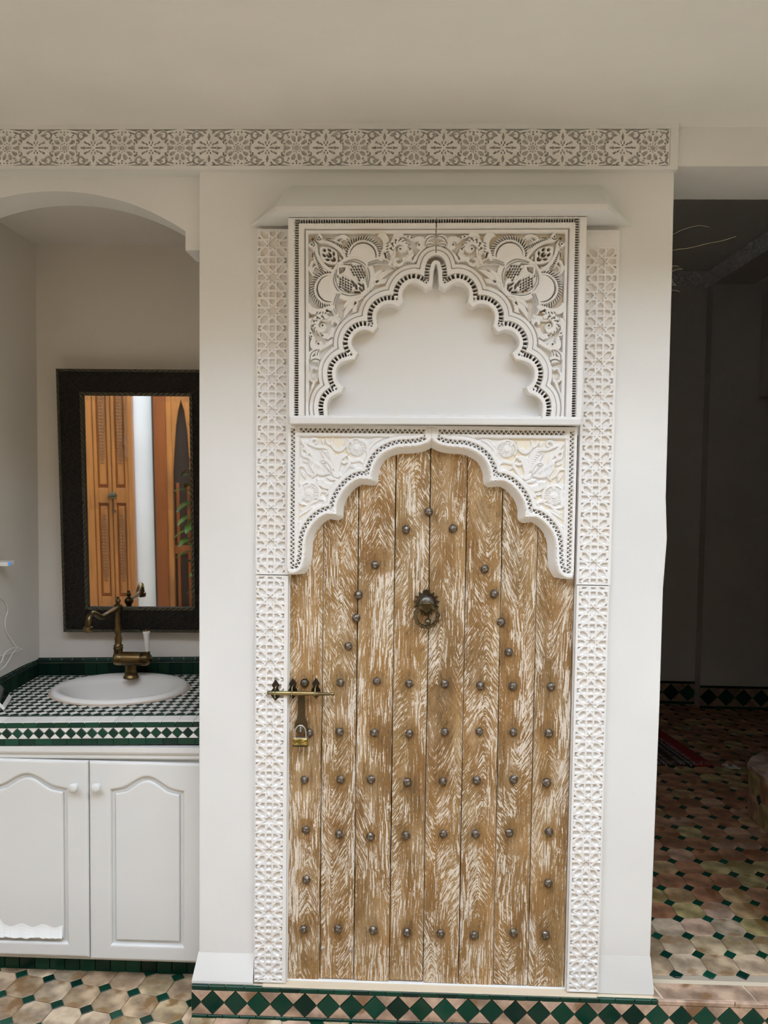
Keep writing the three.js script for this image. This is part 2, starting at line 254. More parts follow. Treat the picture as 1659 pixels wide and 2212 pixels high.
// lays octagons and green dots on a lattice: o = one dot (x, z), u and v = lattice steps (x, z); only what inside(x, z) keeps; clips = half planes (nx, nz, d)
function layTiles(parent, y, o, u, v, range, inside, clips, claysFor, seed, cut = 0.0238, limit = 298) {
  const rest = [[], []];
  const r = rng(seed), p = Math.hypot(...u), ang = Math.atan2(-u[1], u[0]), list = [];
  for (let j = range[2]; j <= range[3]; j++) for (let i = range[0]; i <= range[1]; i++) for (const dot of [0, 1]) {
    const f = dot ? 0 : 0.5, x = o[0] + (i + f) * u[0] + (j + f) * v[0], z = o[1] + (i + f) * u[1] + (j + f) * v[1];
    if (inside(x, z)) list.push({ x, z, dot, d: Math.hypot(x + 0.0755, z - 2.3) });
  }
  list.sort((a, b) => a.d - b.d);
  const shared = Array.from({ length: 12 }, (_, k) => floorLay(prism(octagon(p, cut), 0.006, 0.0016, [k * 0.371 + seed, k * 0.1713]).rotateZ(ang))), dotG = floorLay(prism(diamond(cut - 0.0014), 0.0062, 0.001).rotateZ(ang));
  let n = [0, 0];
  for (const t of list) {
    const outline = (t.dot ? diamond(cut - 0.0014) : octagon(p, cut)).map(([a, b]) => [t.x + a * Math.cos(ang) - b * Math.sin(ang), t.z - a * Math.sin(ang) - b * Math.cos(ang)]);
    let q = outline.map(([a, b]) => [a, -b]); const a0 = polyArea(q);
    for (const [nx, nz, d] of clips) q = clipPoly(q, nx, -nz, d);
    if (q.length < 3 || polyArea(q) < 0.08 * a0) continue;
    let g, pos = [0, y, 0];
    if (polyArea(q) > 0.995 * a0) { g = t.dot ? dotG : shared[Math.floor(r() * 12)]; pos = [t.x, y, t.z]; } else g = floorLay(prism(q, 0.006, 0.0012));
    if (n[t.dot]++ >= limit) { rest[t.dot].push(g.clone().translate(...pos)); continue; }
    const m = part(t.dot ? 'green_inset' : 'octagon_tile', g, t.dot ? pick(M.greens, r) : pick(claysFor(t.x, t.z), r), parent, pos);
    m.position.y += (r() - 0.5) * 0.001; if (pos[0]) { m.rotation.x = (r() - 0.5) * 0.008; m.rotation.z = (r() - 0.5) * 0.008; }
  }
  rest.forEach((l, k) => { if (l.length) part(k ? 'green_inset_field' : 'octagon_tile_field', mergeGeometries(l), k ? M.greens[0] : claysFor(9, -9)[0], parent).userData.kind = 'stuff'; });
}
{
  const f = structGroup('floor', [0, 0, 0], 'lower courtyard floor of pale octagonal tiles with green insets');
  part('mortar_bed', block(-3.4, 2.8, -0.1, 0, -0.30, 0.62), M.grout, f); part('paving', block(-3.4, 2.8, -0.1, 0.004, 0.62, 3.8), M.paving, f);
  const u = [0.1005, 0.0178], v = [-0.0178, 0.1015];
  layTiles(f, 0, [-1.2343, -0.1221], u, v, [-8, 9, -3, 9], (x, z) => x > -1.75 && x < -0.62 && z > -0.22 && z < 0.62, [[0, -1, 0.172], [1, 0, -0.716]], () => M.clays, 11, 0.0238, 140);
  layTiles(f, 0, [-1.2343, -0.1221], u, v, [-2, 34, -9, 9], (x, z) => x > -0.78 && x < 1.75 && z > -0.03 && z < 0.52, [[0, -1, -0.0345], [-1, 0, 0.716]], () => M.clays, 13, 0.0238, 150);
  const f2 = structGroup('floor', [0, 0, 0], 'raised floor of the dark room laid with terracotta octagons and green insets');
  part('mortar_bed', block(0.4, 8.2, 0.0, 0.1035, -3.25, -0.07), M.grout, f2);
  const vis = (x, z) => { const p = V3(x, 0.107, z).project(camera); return z < -0.02 && z > -3.04 && x < 3.2 && Math.abs(p.y) < 1.12 && p.x < 1.12 && x > 0.66 && p.x > 0.45 && p.z < 1; };
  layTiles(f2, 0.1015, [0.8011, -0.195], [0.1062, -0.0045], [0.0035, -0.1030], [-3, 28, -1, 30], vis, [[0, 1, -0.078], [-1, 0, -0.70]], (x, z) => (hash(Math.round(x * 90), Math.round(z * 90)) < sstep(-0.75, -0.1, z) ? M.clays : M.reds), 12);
}
// ------------------------------------------------------------------ step with its tiled face
{
  const s = structGroup('step', [0, 0, 0], 'low step under the door faced with green and terracotta zellige');
  part('step_core', block(-0.717, 2.6, 0.0, 0.104, -0.07, 0.024), M.cream, s);
  part('sill', rblock(-0.50, 0.52, 0.102, 0.1085, -0.06, 0.030, 0.002), M.cream, s);
  const r = rng(21), zf = 0.024, th = 0.009;
  const rowG = (y0, y1, x0, x1, w) => { let x = x0; while (x < x1) { const e = Math.min(x1, x + w * (0.9 + 0.25 * r())); part('green_tile', prism(rectPts(x + 0.0009, e - 0.0009, y0, y1), th + r() * 0.0008, 0.0012), pick(M.greens, r), s, [0, 0, zf]); x = e; } };
  rowG(0.0915, 0.1055, -0.717, 0.700, 0.052); rowG(0.001, 0.0135, -0.717, 1.6, 0.052);
  let x = 0.7015; while (x < 1.7) { const e = x + 0.27 * (0.8 + 0.3 * r()); part('nosing_tile', prism(rectPts(x, e - 0.002, 0.0915, 0.1060), th + 0.001, 0.002), pick(M.pinks, r), s, [0, 0, zf]); x = e; }
  const P = 0.0712, yc = 0.0525, hh = 0.0375; let k = 0;
  for (let cx = -0.7235; cx < 1.75; cx += P, k++) {
    const jit = (r() - 0.5) * 0.0016, clip = (q) => clipPoly(q, -1, 0, 0.717);
    const d = clip([[cx + jit + P / 2 - 0.0012, yc], [cx + jit, yc + hh - 0.001], [cx + jit - P / 2 + 0.0012, yc], [cx + jit, yc - hh + 0.001]]);
    if (d.length > 2) part('green_diamond', prism(d, th + r() * 0.0006, 0.0012), pick(M.greens, r), s, [0, 0, zf]);
    for (const up of [1, -1]) {
      let q = [[cx + 0.0018, yc + up * (hh)], [cx + P - 0.0018, yc + up * hh], [cx + P / 2, yc + up * 0.0022]]; if (up > 0) q.reverse(); q = clip(q);
      if (q.length > 2 && Math.abs(polyArea(q)) > 1e-5) part('clay_triangle', prism(polyArea(q) > 0 ? q : q.reverse(), th - 0.0006, 0.001), pick(M.pinks, r), s, [0, 0, zf]);
    }
  }
  // two broad slabs on the tread at the passage
  let sx = 0.722; for (const e of [1.003, 1.30, 1.62]) { part('tread_slab', floorLay(prism([[sx, 0.000], [e - 0.003, 0.000], [e - 0.018, 0.074], [sx - 0.012, 0.074]].map(([a, b]) => [a, b - 0.022]), 0.006, 0.002)), pick(M.pinks, r), s, [0, 0.1015, 0.004]); sx = e; }
  part('tread_slab', floorLay(prism([[0.692, -0.015], [0.716, -0.02], [0.700, 0.045], [0.692, 0.05]], 0.006, 0.002)), M.pinks[2], s, [0, 0.1012, 0.002]);
}
// ------------------------------------------------------------------ carved plaster
{
  const a = 0.108, q = a * Math.SQRT2, hw = 0.033;
  const line = (d) => Math.abs(d) - hw;
  function lattice(x, y) {                                       // cell units, star at 0,0; negative inside a strap
    x = Math.abs(x); y = Math.abs(y - Math.round(y)); const yy = y;
    const star = Math.min(Math.max(x, yy), 9) < 0.084 || x + yy < 0.127; if (star) return 1;
    let d = 9;
    if (yy >= a - hw) d = Math.min(d, line(x - a)); if (x >= a - hw) d = Math.min(d, line(yy - a));
    d = Math.min(d, line(yy - (0.5 - a)));
    const D = Math.SQRT1_2;
    d = Math.min(d, line((yy - x - q) * D)); d = Math.min(d, line((x - yy - q) * D));
    if (Math.max(x, yy) < a + hw || x + yy < q + hw * 1.2) d = Math.min(d, Math.max(Math.max(x, yy) - a - hw, 0) <= 0 || x + yy < q + hw * 1.2 ? -0.001 : d);
    if (yy > 0.235 && yy < 0.395) d = Math.min(d, line(x - 0.385));
    return d;
  }
  function strip(label, x0, x1, yb, yt, cx, starY, period, pw, z = 0.018, chipTop = 0) {
    const w = x1 - x0, h = yt - yb, nx = Math.round(w / 0.00128), ny = Math.round(h / 0.00128), r = rng(Math.round(1000 * (x0 + 3) + yb * 77));
    const lev = (i, j) => {
      const X = x0 + i / nx * w, Y = yt - j / ny * h, wob = 0.0007 * noise(X * 60, Y * 60) + 0.0006 * noise(X * 16 + 4, Y * 16);
      const u = (X - cx + wob) / period, v = (Y - starY + wob) / period, hx = pw / period / 2;
      let d = lattice(u, v); d = Math.min(d, hx - 0.004 - Math.abs(u)); d = Math.min(d, Math.min(Y - yb, yt - chipTop - Y) / period - 0.045);
      if (Math.abs(u) > hx) d = Math.min(d, -0.02);
      const fill = 0.05 * Math.max(0, noise(X * 22, Y * 22 + 50) - 0.86);           // old whitewash clogging some pockets
      return 255 - 255 * sstep(-0.008, 0.016, d - fill);
    };
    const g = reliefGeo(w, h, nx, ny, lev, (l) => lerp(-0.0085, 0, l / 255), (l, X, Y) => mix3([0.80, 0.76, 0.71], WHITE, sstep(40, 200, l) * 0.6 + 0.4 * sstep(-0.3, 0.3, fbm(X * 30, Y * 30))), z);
    const o = tag(part('carved_strip', g, M.carved, scene, [x0, yb, z]), label, 'plaster strip', null);
    return o;
  }
  const per = 0.0968, sL = onZ(590, 1431, 0).y, sR = onZ(1265, 1997, 0).y;
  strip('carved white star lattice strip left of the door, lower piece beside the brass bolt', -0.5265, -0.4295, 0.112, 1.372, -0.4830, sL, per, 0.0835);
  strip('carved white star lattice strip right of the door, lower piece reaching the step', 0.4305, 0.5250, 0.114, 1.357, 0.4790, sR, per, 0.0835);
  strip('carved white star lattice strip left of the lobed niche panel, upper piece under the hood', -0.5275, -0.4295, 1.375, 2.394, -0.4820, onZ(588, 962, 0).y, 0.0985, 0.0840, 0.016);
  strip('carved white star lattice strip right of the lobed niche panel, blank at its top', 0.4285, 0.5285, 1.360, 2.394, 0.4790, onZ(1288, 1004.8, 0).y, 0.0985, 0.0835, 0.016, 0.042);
}
// carved band under the ceiling
function drawFrieze(x, w, h) {
  const s = w / 736, P = pen(x, ([a, b]) => [(a + 0) * s, (b + 231.5) * s], s); x.fillStyle = grey(255); x.fillRect(0, 0, w, h);
  const G = 0;
  const both = (f) => { for (const m of [0, 1]) for (const n of [1, -1]) f(([a, b]) => [m ? 736 - a : a, b * n]); };
  for (const c of [0, 736]) {
    P.disc([c, 0], 33, 70);
    for (let k = 0; k < 10; k++) {
      const t = k * Math.PI / 5 + 0.0, R = (r, o) => [c + r * Math.cos(t) - o * Math.sin(t), r * Math.sin(t) + o * Math.cos(t)];
      P.fill([R(72, 0), R(92, 14), R(122, 24), R(148, 19), R(155, 0), R(148, -19), R(122, -24), R(92, -14)], 45);
      const t2 = t + Math.PI / 10, Q = (r, o) => [c + r * Math.cos(t2) - o * Math.sin(t2), r * Math.sin(t2) + o * Math.cos(t2)];
      P.disc(Q(52, 0), 6, 20); P.fill([Q(148, 0), Q(172, 17), Q(164, 0), Q(172, -17)], G, false); P.fill([Q(178, 0), Q(190, 9), Q(200, 0), Q(190, -9)], G, false);
    }
  }
  both((T) => {
    const f = (pts, l = G, sm = true) => P.fill(pts.map(T), l, sm), d = (p, r, l = G) => P.disc(T(p), r, l);
    f([[40, -226], [120, -228], [335, -230], [338, -214], [250, -206], [170, -208], [110, -216]], G);       // long pocket on the border
    f([[78, -196], [130, -186], [165, -172], [120, -170]], G); d([45, -192], 8);
    // scroll
    f([[158, -150], [172, -190], [212, -207], [252, -186], [302, -147], [256, -130], [226, -98], [184, -108]], G); f([[180, -156], [194, -186], [222, -192], [246, -172], [240, -146], [216, -124], [190, -130]], 255); f([[218, -166], [248, -168], [292, -148], [244, -152]], G); P.stroke([[168, -196], [212, -216], [262, -190], [306, -152]].map(T), 9, 255);
    f([[160, -112], [196, -84], [176, -74], [150, -90]], G); d([188, -66], 8);
    // wedge beside flower
    f([[256, -86], [290, -58], [284, -40], [262, -62], [250, -48]], G, false); f([[208, -5], [236, -9], [262, -18], [258, 0], [236, 2], [210, 2]], G); f([[140, -32], [160, -20], [150, -6], [142, -4]], G);
    f([[286, -206], [312, -226], [330, -226], [316, -196], [304, -178], [296, -190]], G); d([322, -180], 8); f([[296, -228], [352, -230], [344, -220], [318, -219]], G, false);
  });
  for (const n of [1, -1]) { const F = [368, 0]; P.fill([[F[0], -n * 176], [F[0] + 15, -n * 130], [F[0] + 4, -n * 100], [F[0], -n * 84], [F[0] - 4, -n * 100], [F[0] - 15, -n * 130]], G); P.fill([[F[0], -n * 22], [F[0] + 8, -n * 32], [F[0], -n * 40], [F[0] - 8, -n * 32]], G); for (const m of [1, -1]) { P.stroke([[F[0] + m * 44, -n * 34], [F[0] + m * 66, -n * 52]], 11, G); P.fill([[F[0] + m * 22, 0], [F[0] + m * 62, 9], [F[0] + m * 104, 0], [F[0] + m * 62, -9]], G); P.stroke([[F[0] + m * 17, -n * 50], [F[0] + m * 22, -n * 74]], 9, G); } }
}
{
  const cell = 124.3 * 0.001377, H = 0.1065, n = 132, m = Math.round(n * H / cell), L = levels(n * 3, m * 3, drawFrieze, 1);
  function band(label, w, off, step, n1, m1) {
    const nx = Math.round(w / step), ny = Math.round(H / step);
    const lev = (i, j) => { const X = ((i / nx * w + off) / cell % 1 + 1) % 1, e = Math.min(i / nx * w, w - i / nx * w) < 0.003 || j < 1 || j >= ny; return e ? 255 : L(Math.floor(X * n * 3), Math.floor(j / ny * m * 3)); };
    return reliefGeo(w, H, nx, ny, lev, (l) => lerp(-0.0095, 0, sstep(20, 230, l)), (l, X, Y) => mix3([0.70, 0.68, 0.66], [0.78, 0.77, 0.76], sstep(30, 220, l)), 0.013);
  }
  const x0 = -2.30, ros = onZ(139.5, 327, 0.02).x;
  tag(part('carved_frieze', band('', 0.663 - x0, x0 - ros, 0.00132), M.carved, scene, [x0, 2.5735, 0.0210]), 'long carved white plaster band of rosettes and scrolls under the pale ceiling', 'frieze');
  const g2 = band('', 1.52, 0.02, 0.0032); const o2 = part('carved_frieze', g2, M.carved, scene, [0.42, 2.972, -3.040]); tag(o2, 'carved plaster band on the back wall of the dark room', 'frieze');
  const g3 = band('', 2.6, 0.05, 0.0032); const o3 = part('carved_frieze', g3, M.carved, scene, [1.934, 2.972, -3.04]); o3.rotation.y = -Math.PI / 2; tag(o3, 'carved plaster band running along the side beam of the dark room', 'frieze');
}
// hood over the panel
{
  const p = [[-0.432, 2.525, 0], [0.477, 2.528, 0], [-0.452, 2.419, 0.135], [0.463, 2.428, 0.135], [-0.451, 2.405, 0.137], [0.462, 2.412, 0.137], [-0.552, 2.405, 0], [0.564, 2.409, 0], [-0.550, 2.413, 0], [0.562, 2.419, 0], [-0.545, 2.410, 0.012], [0.557, 2.416, 0.012]].map((q) => V3(q[0], q[1], q[2]));
  tag(part('plaster_hood', metreUV(new ConvexGeometry(p)), M.wall, scene), 'sloping white plaster hood jutting out over the lobed niche panel', 'hood');
}
// lobed blind niche panel, traced from the left half and mirrored
{
  const W = 0.842, H = 0.582, hw = 360, n2 = Math.round(H / W * 2 * hw);
  const k = hw / 1258, T = ([a, b]) => { const L = 325 + 25 * (b - 345) / 1775, C = 1583 + 7 * (b - 345) / 1775; return [(a - L) / (C - L) * hw, (b - 345) / 1775 * n2]; };
  const refl = ([a, b]) => [500 + (b - 478), 478 + (a - 500)];
  const lobes = [[[682, 2120], [682, 2035], [676, 1965], [692, 1905], [735, 1868], [795, 1842]], [[818, 1792], [775, 1760], [752, 1705], [752, 1645], [785, 1592], [840, 1567], [905, 1553]], [[938, 1492], [900, 1462], [880, 1415], [890, 1365], [925, 1322], [985, 1300], [1060, 1318]], [[1100, 1268], [1090, 1215], [1088, 1165], [1110, 1118], [1160, 1086], [1215, 1080], [1272, 1108]], [[1318, 1058], [1306, 1000], [1316, 950], [1355, 908], [1410, 896], [1455, 918], [1500, 955]], [[1560, 925], [1566, 870], [1568, 820], [1574, 775], [1583, 742]]];
  const draw = (x, w, h) => {
    x.fillStyle = grey(255); x.fillRect(0, 0, w, h); const P = pen(x, T, k, 1.07);
    const G = 136;
    // frame: groove, dentils, inner band, sunk field
    P.fill([[384, 356], [1600, 356], [1600, 388], [414, 388], [424, 2050], [394, 2050]], 34, false);
    for (let y = 366; y < 2050; y += 21.5) { const e = 25 * (y - 345) / 1775 * 0.55; P.fill([[376 + e, y], [418 + e, y], [418 + e, y + 10.5], [376 + e, y + 10.5]], 235, false); }
    for (let a = 422; a < 1600; a += 21.5) P.fill([[a, 350], [a + 10.5, 350], [a + 10.5, 392], [a, 392]], 235, false);
    P.fill([[412, 388], [420, 388], [420, 392], [412, 392]], 235, false);
    P.fill([[464, 436], [1600, 436], [1600, 2050], [480, 2050]], 150, false); P.fill([[470, 441], [1600, 441], [1600, 2050], [486, 2050]], 215, false); P.fill([[498, 476], [1600, 476], [1600, 2050], [520, 2050]], G, false);
    // corner keys
    for (const f of [(p) => p, refl]) { P.fill([f([632, 492]), f([715, 492]), f([690, 530]), f([645, 530])], 150, false); P.fill([f([648, 505]), f([690, 505]), f([678, 520]), f([655, 520])], 80, false); }
    P.fill([[508, 490], [548, 490], [548, 530], [508, 530]], 150, false); P.fill([[518, 500], [538, 500], [538, 520], [518, 520]], 80, false);
    const half = (f) => {
      const q = (pts) => pts.map(f), A = (c, r, a0, a1, wd, l) => { const p = []; for (let i = 0; i <= 16; i++) { const t = lerp(a0, a1, i / 16); p.push(f([c[0] + r * Math.cos(t), c[1] + r * Math.sin(t)])); } P.stroke(p, wd, l); };
      const D = Math.PI / 180, c1 = [965, 662];
      // looped leaf on the border beside the disc
      A([790, 545], 58, -200 * D, -20 * D, 17, 215); A([800, 552], 34, -190 * D, -30 * D, 14, 200);
      P.taper(q([[860, 520], [800, 500], [745, 505], [715, 528]]), [8, 26, 26, 6], 210);
      // feathered rim round the disc
      A(c1, 150, -196 * D, 6 * D, 44, 216); for (let a = -190; a < 4; a += 8.2) { const t = a * D; P.stroke(q([[c1[0] + 138 * Math.cos(t), c1[1] + 138 * Math.sin(t)], [c1[0] + 172 * Math.cos(t + 0.1), c1[1] + 172 * Math.sin(t + 0.1)]]), 6.5, 70); }
      // feather along the corner stem
      P.taper(q([[600, 520], [690, 540], [770, 575], [815, 640]]), [14, 44, 50, 20], 206); for (let i = 0; i < 11; i++) { const t = i / 10; P.stroke(q([[640 + 165 * t, 548 + 55 * t], [655 + 160 * t, 520 + 62 * t]]), 6, 75); }
      A(c1, 122, -200 * D, 12 * D, 20, 236);
      P.disc(f(c1), 113, 128); P.disc(f([c1[0] - 2, c1[1] + 8]), 112, 226);
      // sweeping band under the disc and its tail toward the border
      P.taper(q([[748, 730], [830, 700], [920, 692], [990, 730], [1035, 800], [1030, 900], [1000, 990]]), [20, 52, 60, 66, 62, 48, 14], 222);
      P.stroke(q([[800, 716], [900, 694], [985, 738], [1022, 820], [1008, 930]]), 6, 165); P.stroke(q([[800, 722], [890, 712], [965, 748], [1000, 820], [992, 920]]), 6, 165);
      P.taper(q([[990, 745], [1060, 712], [1130, 705], [1195, 725], [1245, 765]]), [40, 56, 54, 36, 8], 226); for (const e of [-12, 2, 14]) P.stroke(q([[1010, 735 + e], [1080, 712 + e], [1150, 714 + e], [1215, 745 + e * 0.4]]), 4.5, 165);
      // leaves between the bands and the arch
      P.leaf(q([[1035, 955], [1060, 890], [1110, 840], [1170, 800], [1235, 778]]), 52, 196); P.leaf(q([[1030, 905], [1060, 850], [1100, 800], [1150, 775]]), 34, 214); P.leaf(q([[1090, 905], [1130, 880], [1165, 870], [1200, 830]]), 40, 206); P.disc(f([1083, 885]), 26, 216); P.disc(f([1083, 882]), 8, 60); P.stroke(q([[1085, 885], [1098, 872]]), 7, 60);
      // scrolls toward the crown
      P.taper(q([[1110, 700], [1140, 650], [1165, 590], [1150, 530], [1110, 500]]), [30, 54, 66, 50, 14], 214); for (let i = 0; i < 4; i++) P.stroke(q([[1165, 560 + 24 * i], [1188, 545 + 26 * i], [1200, 560 + 26 * i]]), 5, 120); P.disc(f([1150, 640]), 9, 55); P.stroke(q([[1150, 640], [1158, 668]]), 8, 55);
      P.taper(q([[1215, 540], [1225, 610], [1215, 680], [1190, 720]]), [10, 40, 44, 10], 184); P.taper(q([[1340, 560], [1365, 610], [1370, 660], [1345, 715]]), [8, 44, 46, 12], 190); P.taper(q([[1330, 660], [1365, 690], [1380, 720]]), [30, 34, 10], 200); P.leaf(q([[1205, 520], [1240, 490], [1285, 488], [1330, 500]]), 40, 200); P.taper(q([[1180, 740], [1215, 700], [1225, 660]]), [10, 34, 20], 190);
      P.leaf(q([[1080, 495], [1120, 490], [1160, 510], [1185, 550]]), 50, 220);
      { const s = []; for (let i = 0; i <= 26; i++) { const t = i / 26, a = 2.5 + t * 5.6, r = lerp(88, 16, t); s.push(f([1283 + r * Math.cos(a), 600 + r * Math.sin(a)])); } P.taper(s, [30, 66, 56, 38, 28], 222); for (let i = 0; i < 7; i++) { const a = 2.9 + i * 0.52; P.stroke(q([[1283 + 62 * Math.cos(a), 600 + 62 * Math.sin(a)], [1283 + 92 * Math.cos(a + 0.25), 600 + 92 * Math.sin(a + 0.25)]]), 4.5, 125); P.disc(f([1283 + 80 * Math.cos(a + 0.3), 600 + 80 * Math.sin(a + 0.3)]), 5, 70); } P.disc(f([1283, 604]), 24, 232); P.disc(f([1281, 604]), 6, 60); }
      { const s = []; for (let i = 0; i <= 22; i++) { const t = i / 22, a = -2.6 + t * 5.2, r = lerp(58, 16, t); s.push(f([1442 + r * Math.cos(a), 572 + r * Math.sin(a)])); } P.taper(s, [34, 54, 48, 34, 26], 224); P.disc(f([1440, 570]), 20, 232); P.disc(f([1440, 570]), 6, 60); }
      P.taper(q([[1398, 540], [1370, 510], [1335, 500], [1310, 495]]), [22, 34, 30, 8], 216); for (const p of [[1345, 500], [1375, 508], [1398, 640], [1394, 690]]) P.disc(f(p), 5, 70);
      P.taper(q([[1480, 600], [1450, 640], [1420, 680], [1385, 720]]), [20, 34, 40, 20], 218);
      { const s = []; for (let i = 0; i <= 18; i++) { const t = i / 18, a = 0.2 + t * 5.4, r = lerp(44, 10, t); s.push(f([1262 + r * Math.cos(a), 705 + r * Math.sin(a)])); } P.taper(s, [24, 34, 28, 20], 216); } P.taper(q([[1300, 720], [1340, 690], [1380, 660], [1400, 640]]), [14, 26, 26, 18], 210); P.disc(f([1315, 690]), 22, 206);
      P.leaf(q([[1490, 560], [1510, 520], [1545, 500], [1590, 505]]), 44, 216, 140); P.leaf(q([[1490, 575], [1530, 560], [1590, 575]]), 40, 204, 130);
      // corner scroll and stem
      P.taper(q([[566, 520], [590, 535], [680, 556], [760, 605], [822, 690]]), [22, 30, 26, 30, 24], 240);
      P.disc(f([588, 506]), 31, 236); A([588, 506], 22, 0.6, 4.4, 5, 150); P.disc(f([588, 506]), 6, 60);
    };
    // pierced corner leaf
    P.fill([[596, 588], [690, 592], [742, 628], [750, 730], [640, 722], [604, 682]], 206); for (const f of [(p) => p, refl]) for (const [a, b, c, d] of [[622, 606, 644, 622], [664, 598, 690, 622], [712, 622, 716, 660], [652, 648, 690, 676], [690, 690, 726, 706]]) P.taper([f([a, b]), f([(a + c) / 2, (b + d) / 2]), f([c, d])], [7, 20, 5], 60);
    P.fill([[748, 640], [800, 678], [796, 706], [752, 716]], 120, false); P.fill([[655, 742], [716, 745], [712, 778], [690, 790]], 120, false); P.fill([[758, 655], [786, 680], [784, 694], [760, 700]], 190, false); P.fill([[668, 750], [704, 752], [700, 768], [690, 774]], 190, false);
    half((p) => p); half(refl);
    // heart leaf of pierced triangles
    P.fill([[752, 745], [840, 738], [930, 770], [985, 850], [1000, 980], [870, 962], [790, 915], [752, 830]], 205);
    for (const f of [(p) => p, refl]) { P.fill([[845, 745], [920, 765], [970, 830], [975, 872], [930, 880], [850, 790]].map(f), 186); for (let r = 0; r < 6; r++) for (let c = 0; c < 6; c++) { const a = 850 + c * 23 + (r % 2) * 11, b = 752 + r * 23; if (Math.hypot(a - 908, b - 812) < 70 && a - b > 62) P.fill([f([a - 9, b - 8]), f([a + 10, b - 8]), f([a + 10, b + 10])], 66, false); } }
    P.fill([[762, 762], [815, 758], [806, 790], [790, 800], [765, 815]], 120, false); P.stroke([[772, 800], [772, 772], [800, 770]], 7, 200); P.stroke([[785, 795], [786, 785], [796, 784]], 6, 200);
    for (const p of [[[868, 872], [890, 896]], [[905, 905], [912, 940]], [[930, 895], [955, 912]], [[940, 935], [960, 958]], [[900, 966], [940, 970]], [[968, 905], [972, 945]]]) P.stroke(p, 15, 66);
    P.taper([[748, 735], [700, 830], [712, 900]], [18, 26, 8], 232);
    // foot of the spandrel
    P.leaf([[520, 1570], [560, 1550], [600, 1560], [600, 1620]], 60, 210, 130); P.taper([[540, 1620], [590, 1650], [596, 1710], [560, 1745], [528, 1730], [524, 1670], [548, 1625]], [14, 22, 24, 20, 16], 214); P.fill([[530, 1690], [546, 1672], [560, 1700], [546, 1722]], 150); P.taper([[560, 1740], [545, 1790], [525, 1850], [522, 1930]], [26, 24, 14, 4], 205);
    // arch mouldings, widest first
    const pts = []; lobes.forEach((l) => pts.push(...P.spline(l, false, 8))); const all = [[T([682, 2200])[0], T([682, 2200])[1]], ...pts, ...pts.slice(-16, -1).reverse().map(([a, b]) => [2 * w - a, b])];
    const cl = (wd, l, dash) => { P.path(all); x.lineCap = 'butt'; x.lineJoin = 'round'; if (dash) x.setLineDash(dash.map((v) => v * k)); x.strokeStyle = grey(l); x.lineWidth = 2 * wd * k; x.stroke(); x.setLineDash([]); };
    cl(166, 150); cl(160, 208); cl(126, 165); cl(121, 240); cl(77, 34); cl(77, 235, [10.5, 11]); cl(40, 250);
    // sill, then the opening itself
    x.fillStyle = grey(252); x.fillRect(0, T([0, 2046])[1], w, h);
    P.path([...pts, [w + 9, T([0, 742])[1]], [w + 9, T([0, 2040])[1]], T([682, 2040])]); x.closePath(); x.fillStyle = grey(0); x.fill();
    x.fillStyle = grey(120); x.fillRect(w - 0.7, 0, 2, T([0, 640])[1]);
  };
  const Lh = levels(hw, n2, draw, 0), L = (i, j) => Lh(i < hw ? i : 2 * hw - 1 - i, j);
  const sm = (i, j) => { const q = L(i, j); return 0.52 * q + 0.12 * (L(i - 1, j) + L(i + 1, j) + L(i, j - 1) + L(i, j + 1)); };
  const ochre = [0.62, 0.51, 0.34];
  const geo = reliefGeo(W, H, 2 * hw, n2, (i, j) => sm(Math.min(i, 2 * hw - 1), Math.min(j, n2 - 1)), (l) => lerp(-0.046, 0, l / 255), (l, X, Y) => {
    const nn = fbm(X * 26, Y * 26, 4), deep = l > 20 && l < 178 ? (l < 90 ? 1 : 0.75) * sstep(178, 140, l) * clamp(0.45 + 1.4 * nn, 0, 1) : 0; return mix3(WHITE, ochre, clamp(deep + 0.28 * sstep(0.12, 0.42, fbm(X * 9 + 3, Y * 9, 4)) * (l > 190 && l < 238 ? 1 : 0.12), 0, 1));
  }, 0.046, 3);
  const lean = Math.atan2(0.022, H), t = thing('niche_panel', 'white carved plaster panel with a lobed blind arch and leafy spandrels under the hood', 'carved panel', [-0.0005, 1.824, 0.066]);
  t.rotation.x = lean; t.rotation.z = rad(0.35);
  part('carved_face', geo, M.carved, t, [-W / 2, 0, 0.0]);
  part('frame', extrude(rectPts(-W / 2, W / 2, 0, H), -0.064, -0.0465, 0.002, [[[-W / 2 + 0.11, 0.02], [-W / 2 + 0.11, H - 0.15], [W / 2 - 0.11, H - 0.15], [W / 2 - 0.11, 0.02]]]), M.wall, t);
  part('back_plate', block(-W / 2 + 0.05, W / 2 - 0.05, 0.012, H - 0.02, -0.062, -0.0460), M.wall, t);
  part('sill', extrude([[-W / 2, 0], [W / 2, 0], [W / 2, 0.020], [-W / 2, 0.022]], -0.034, 0.003, 0.003), M.wall, t);
}
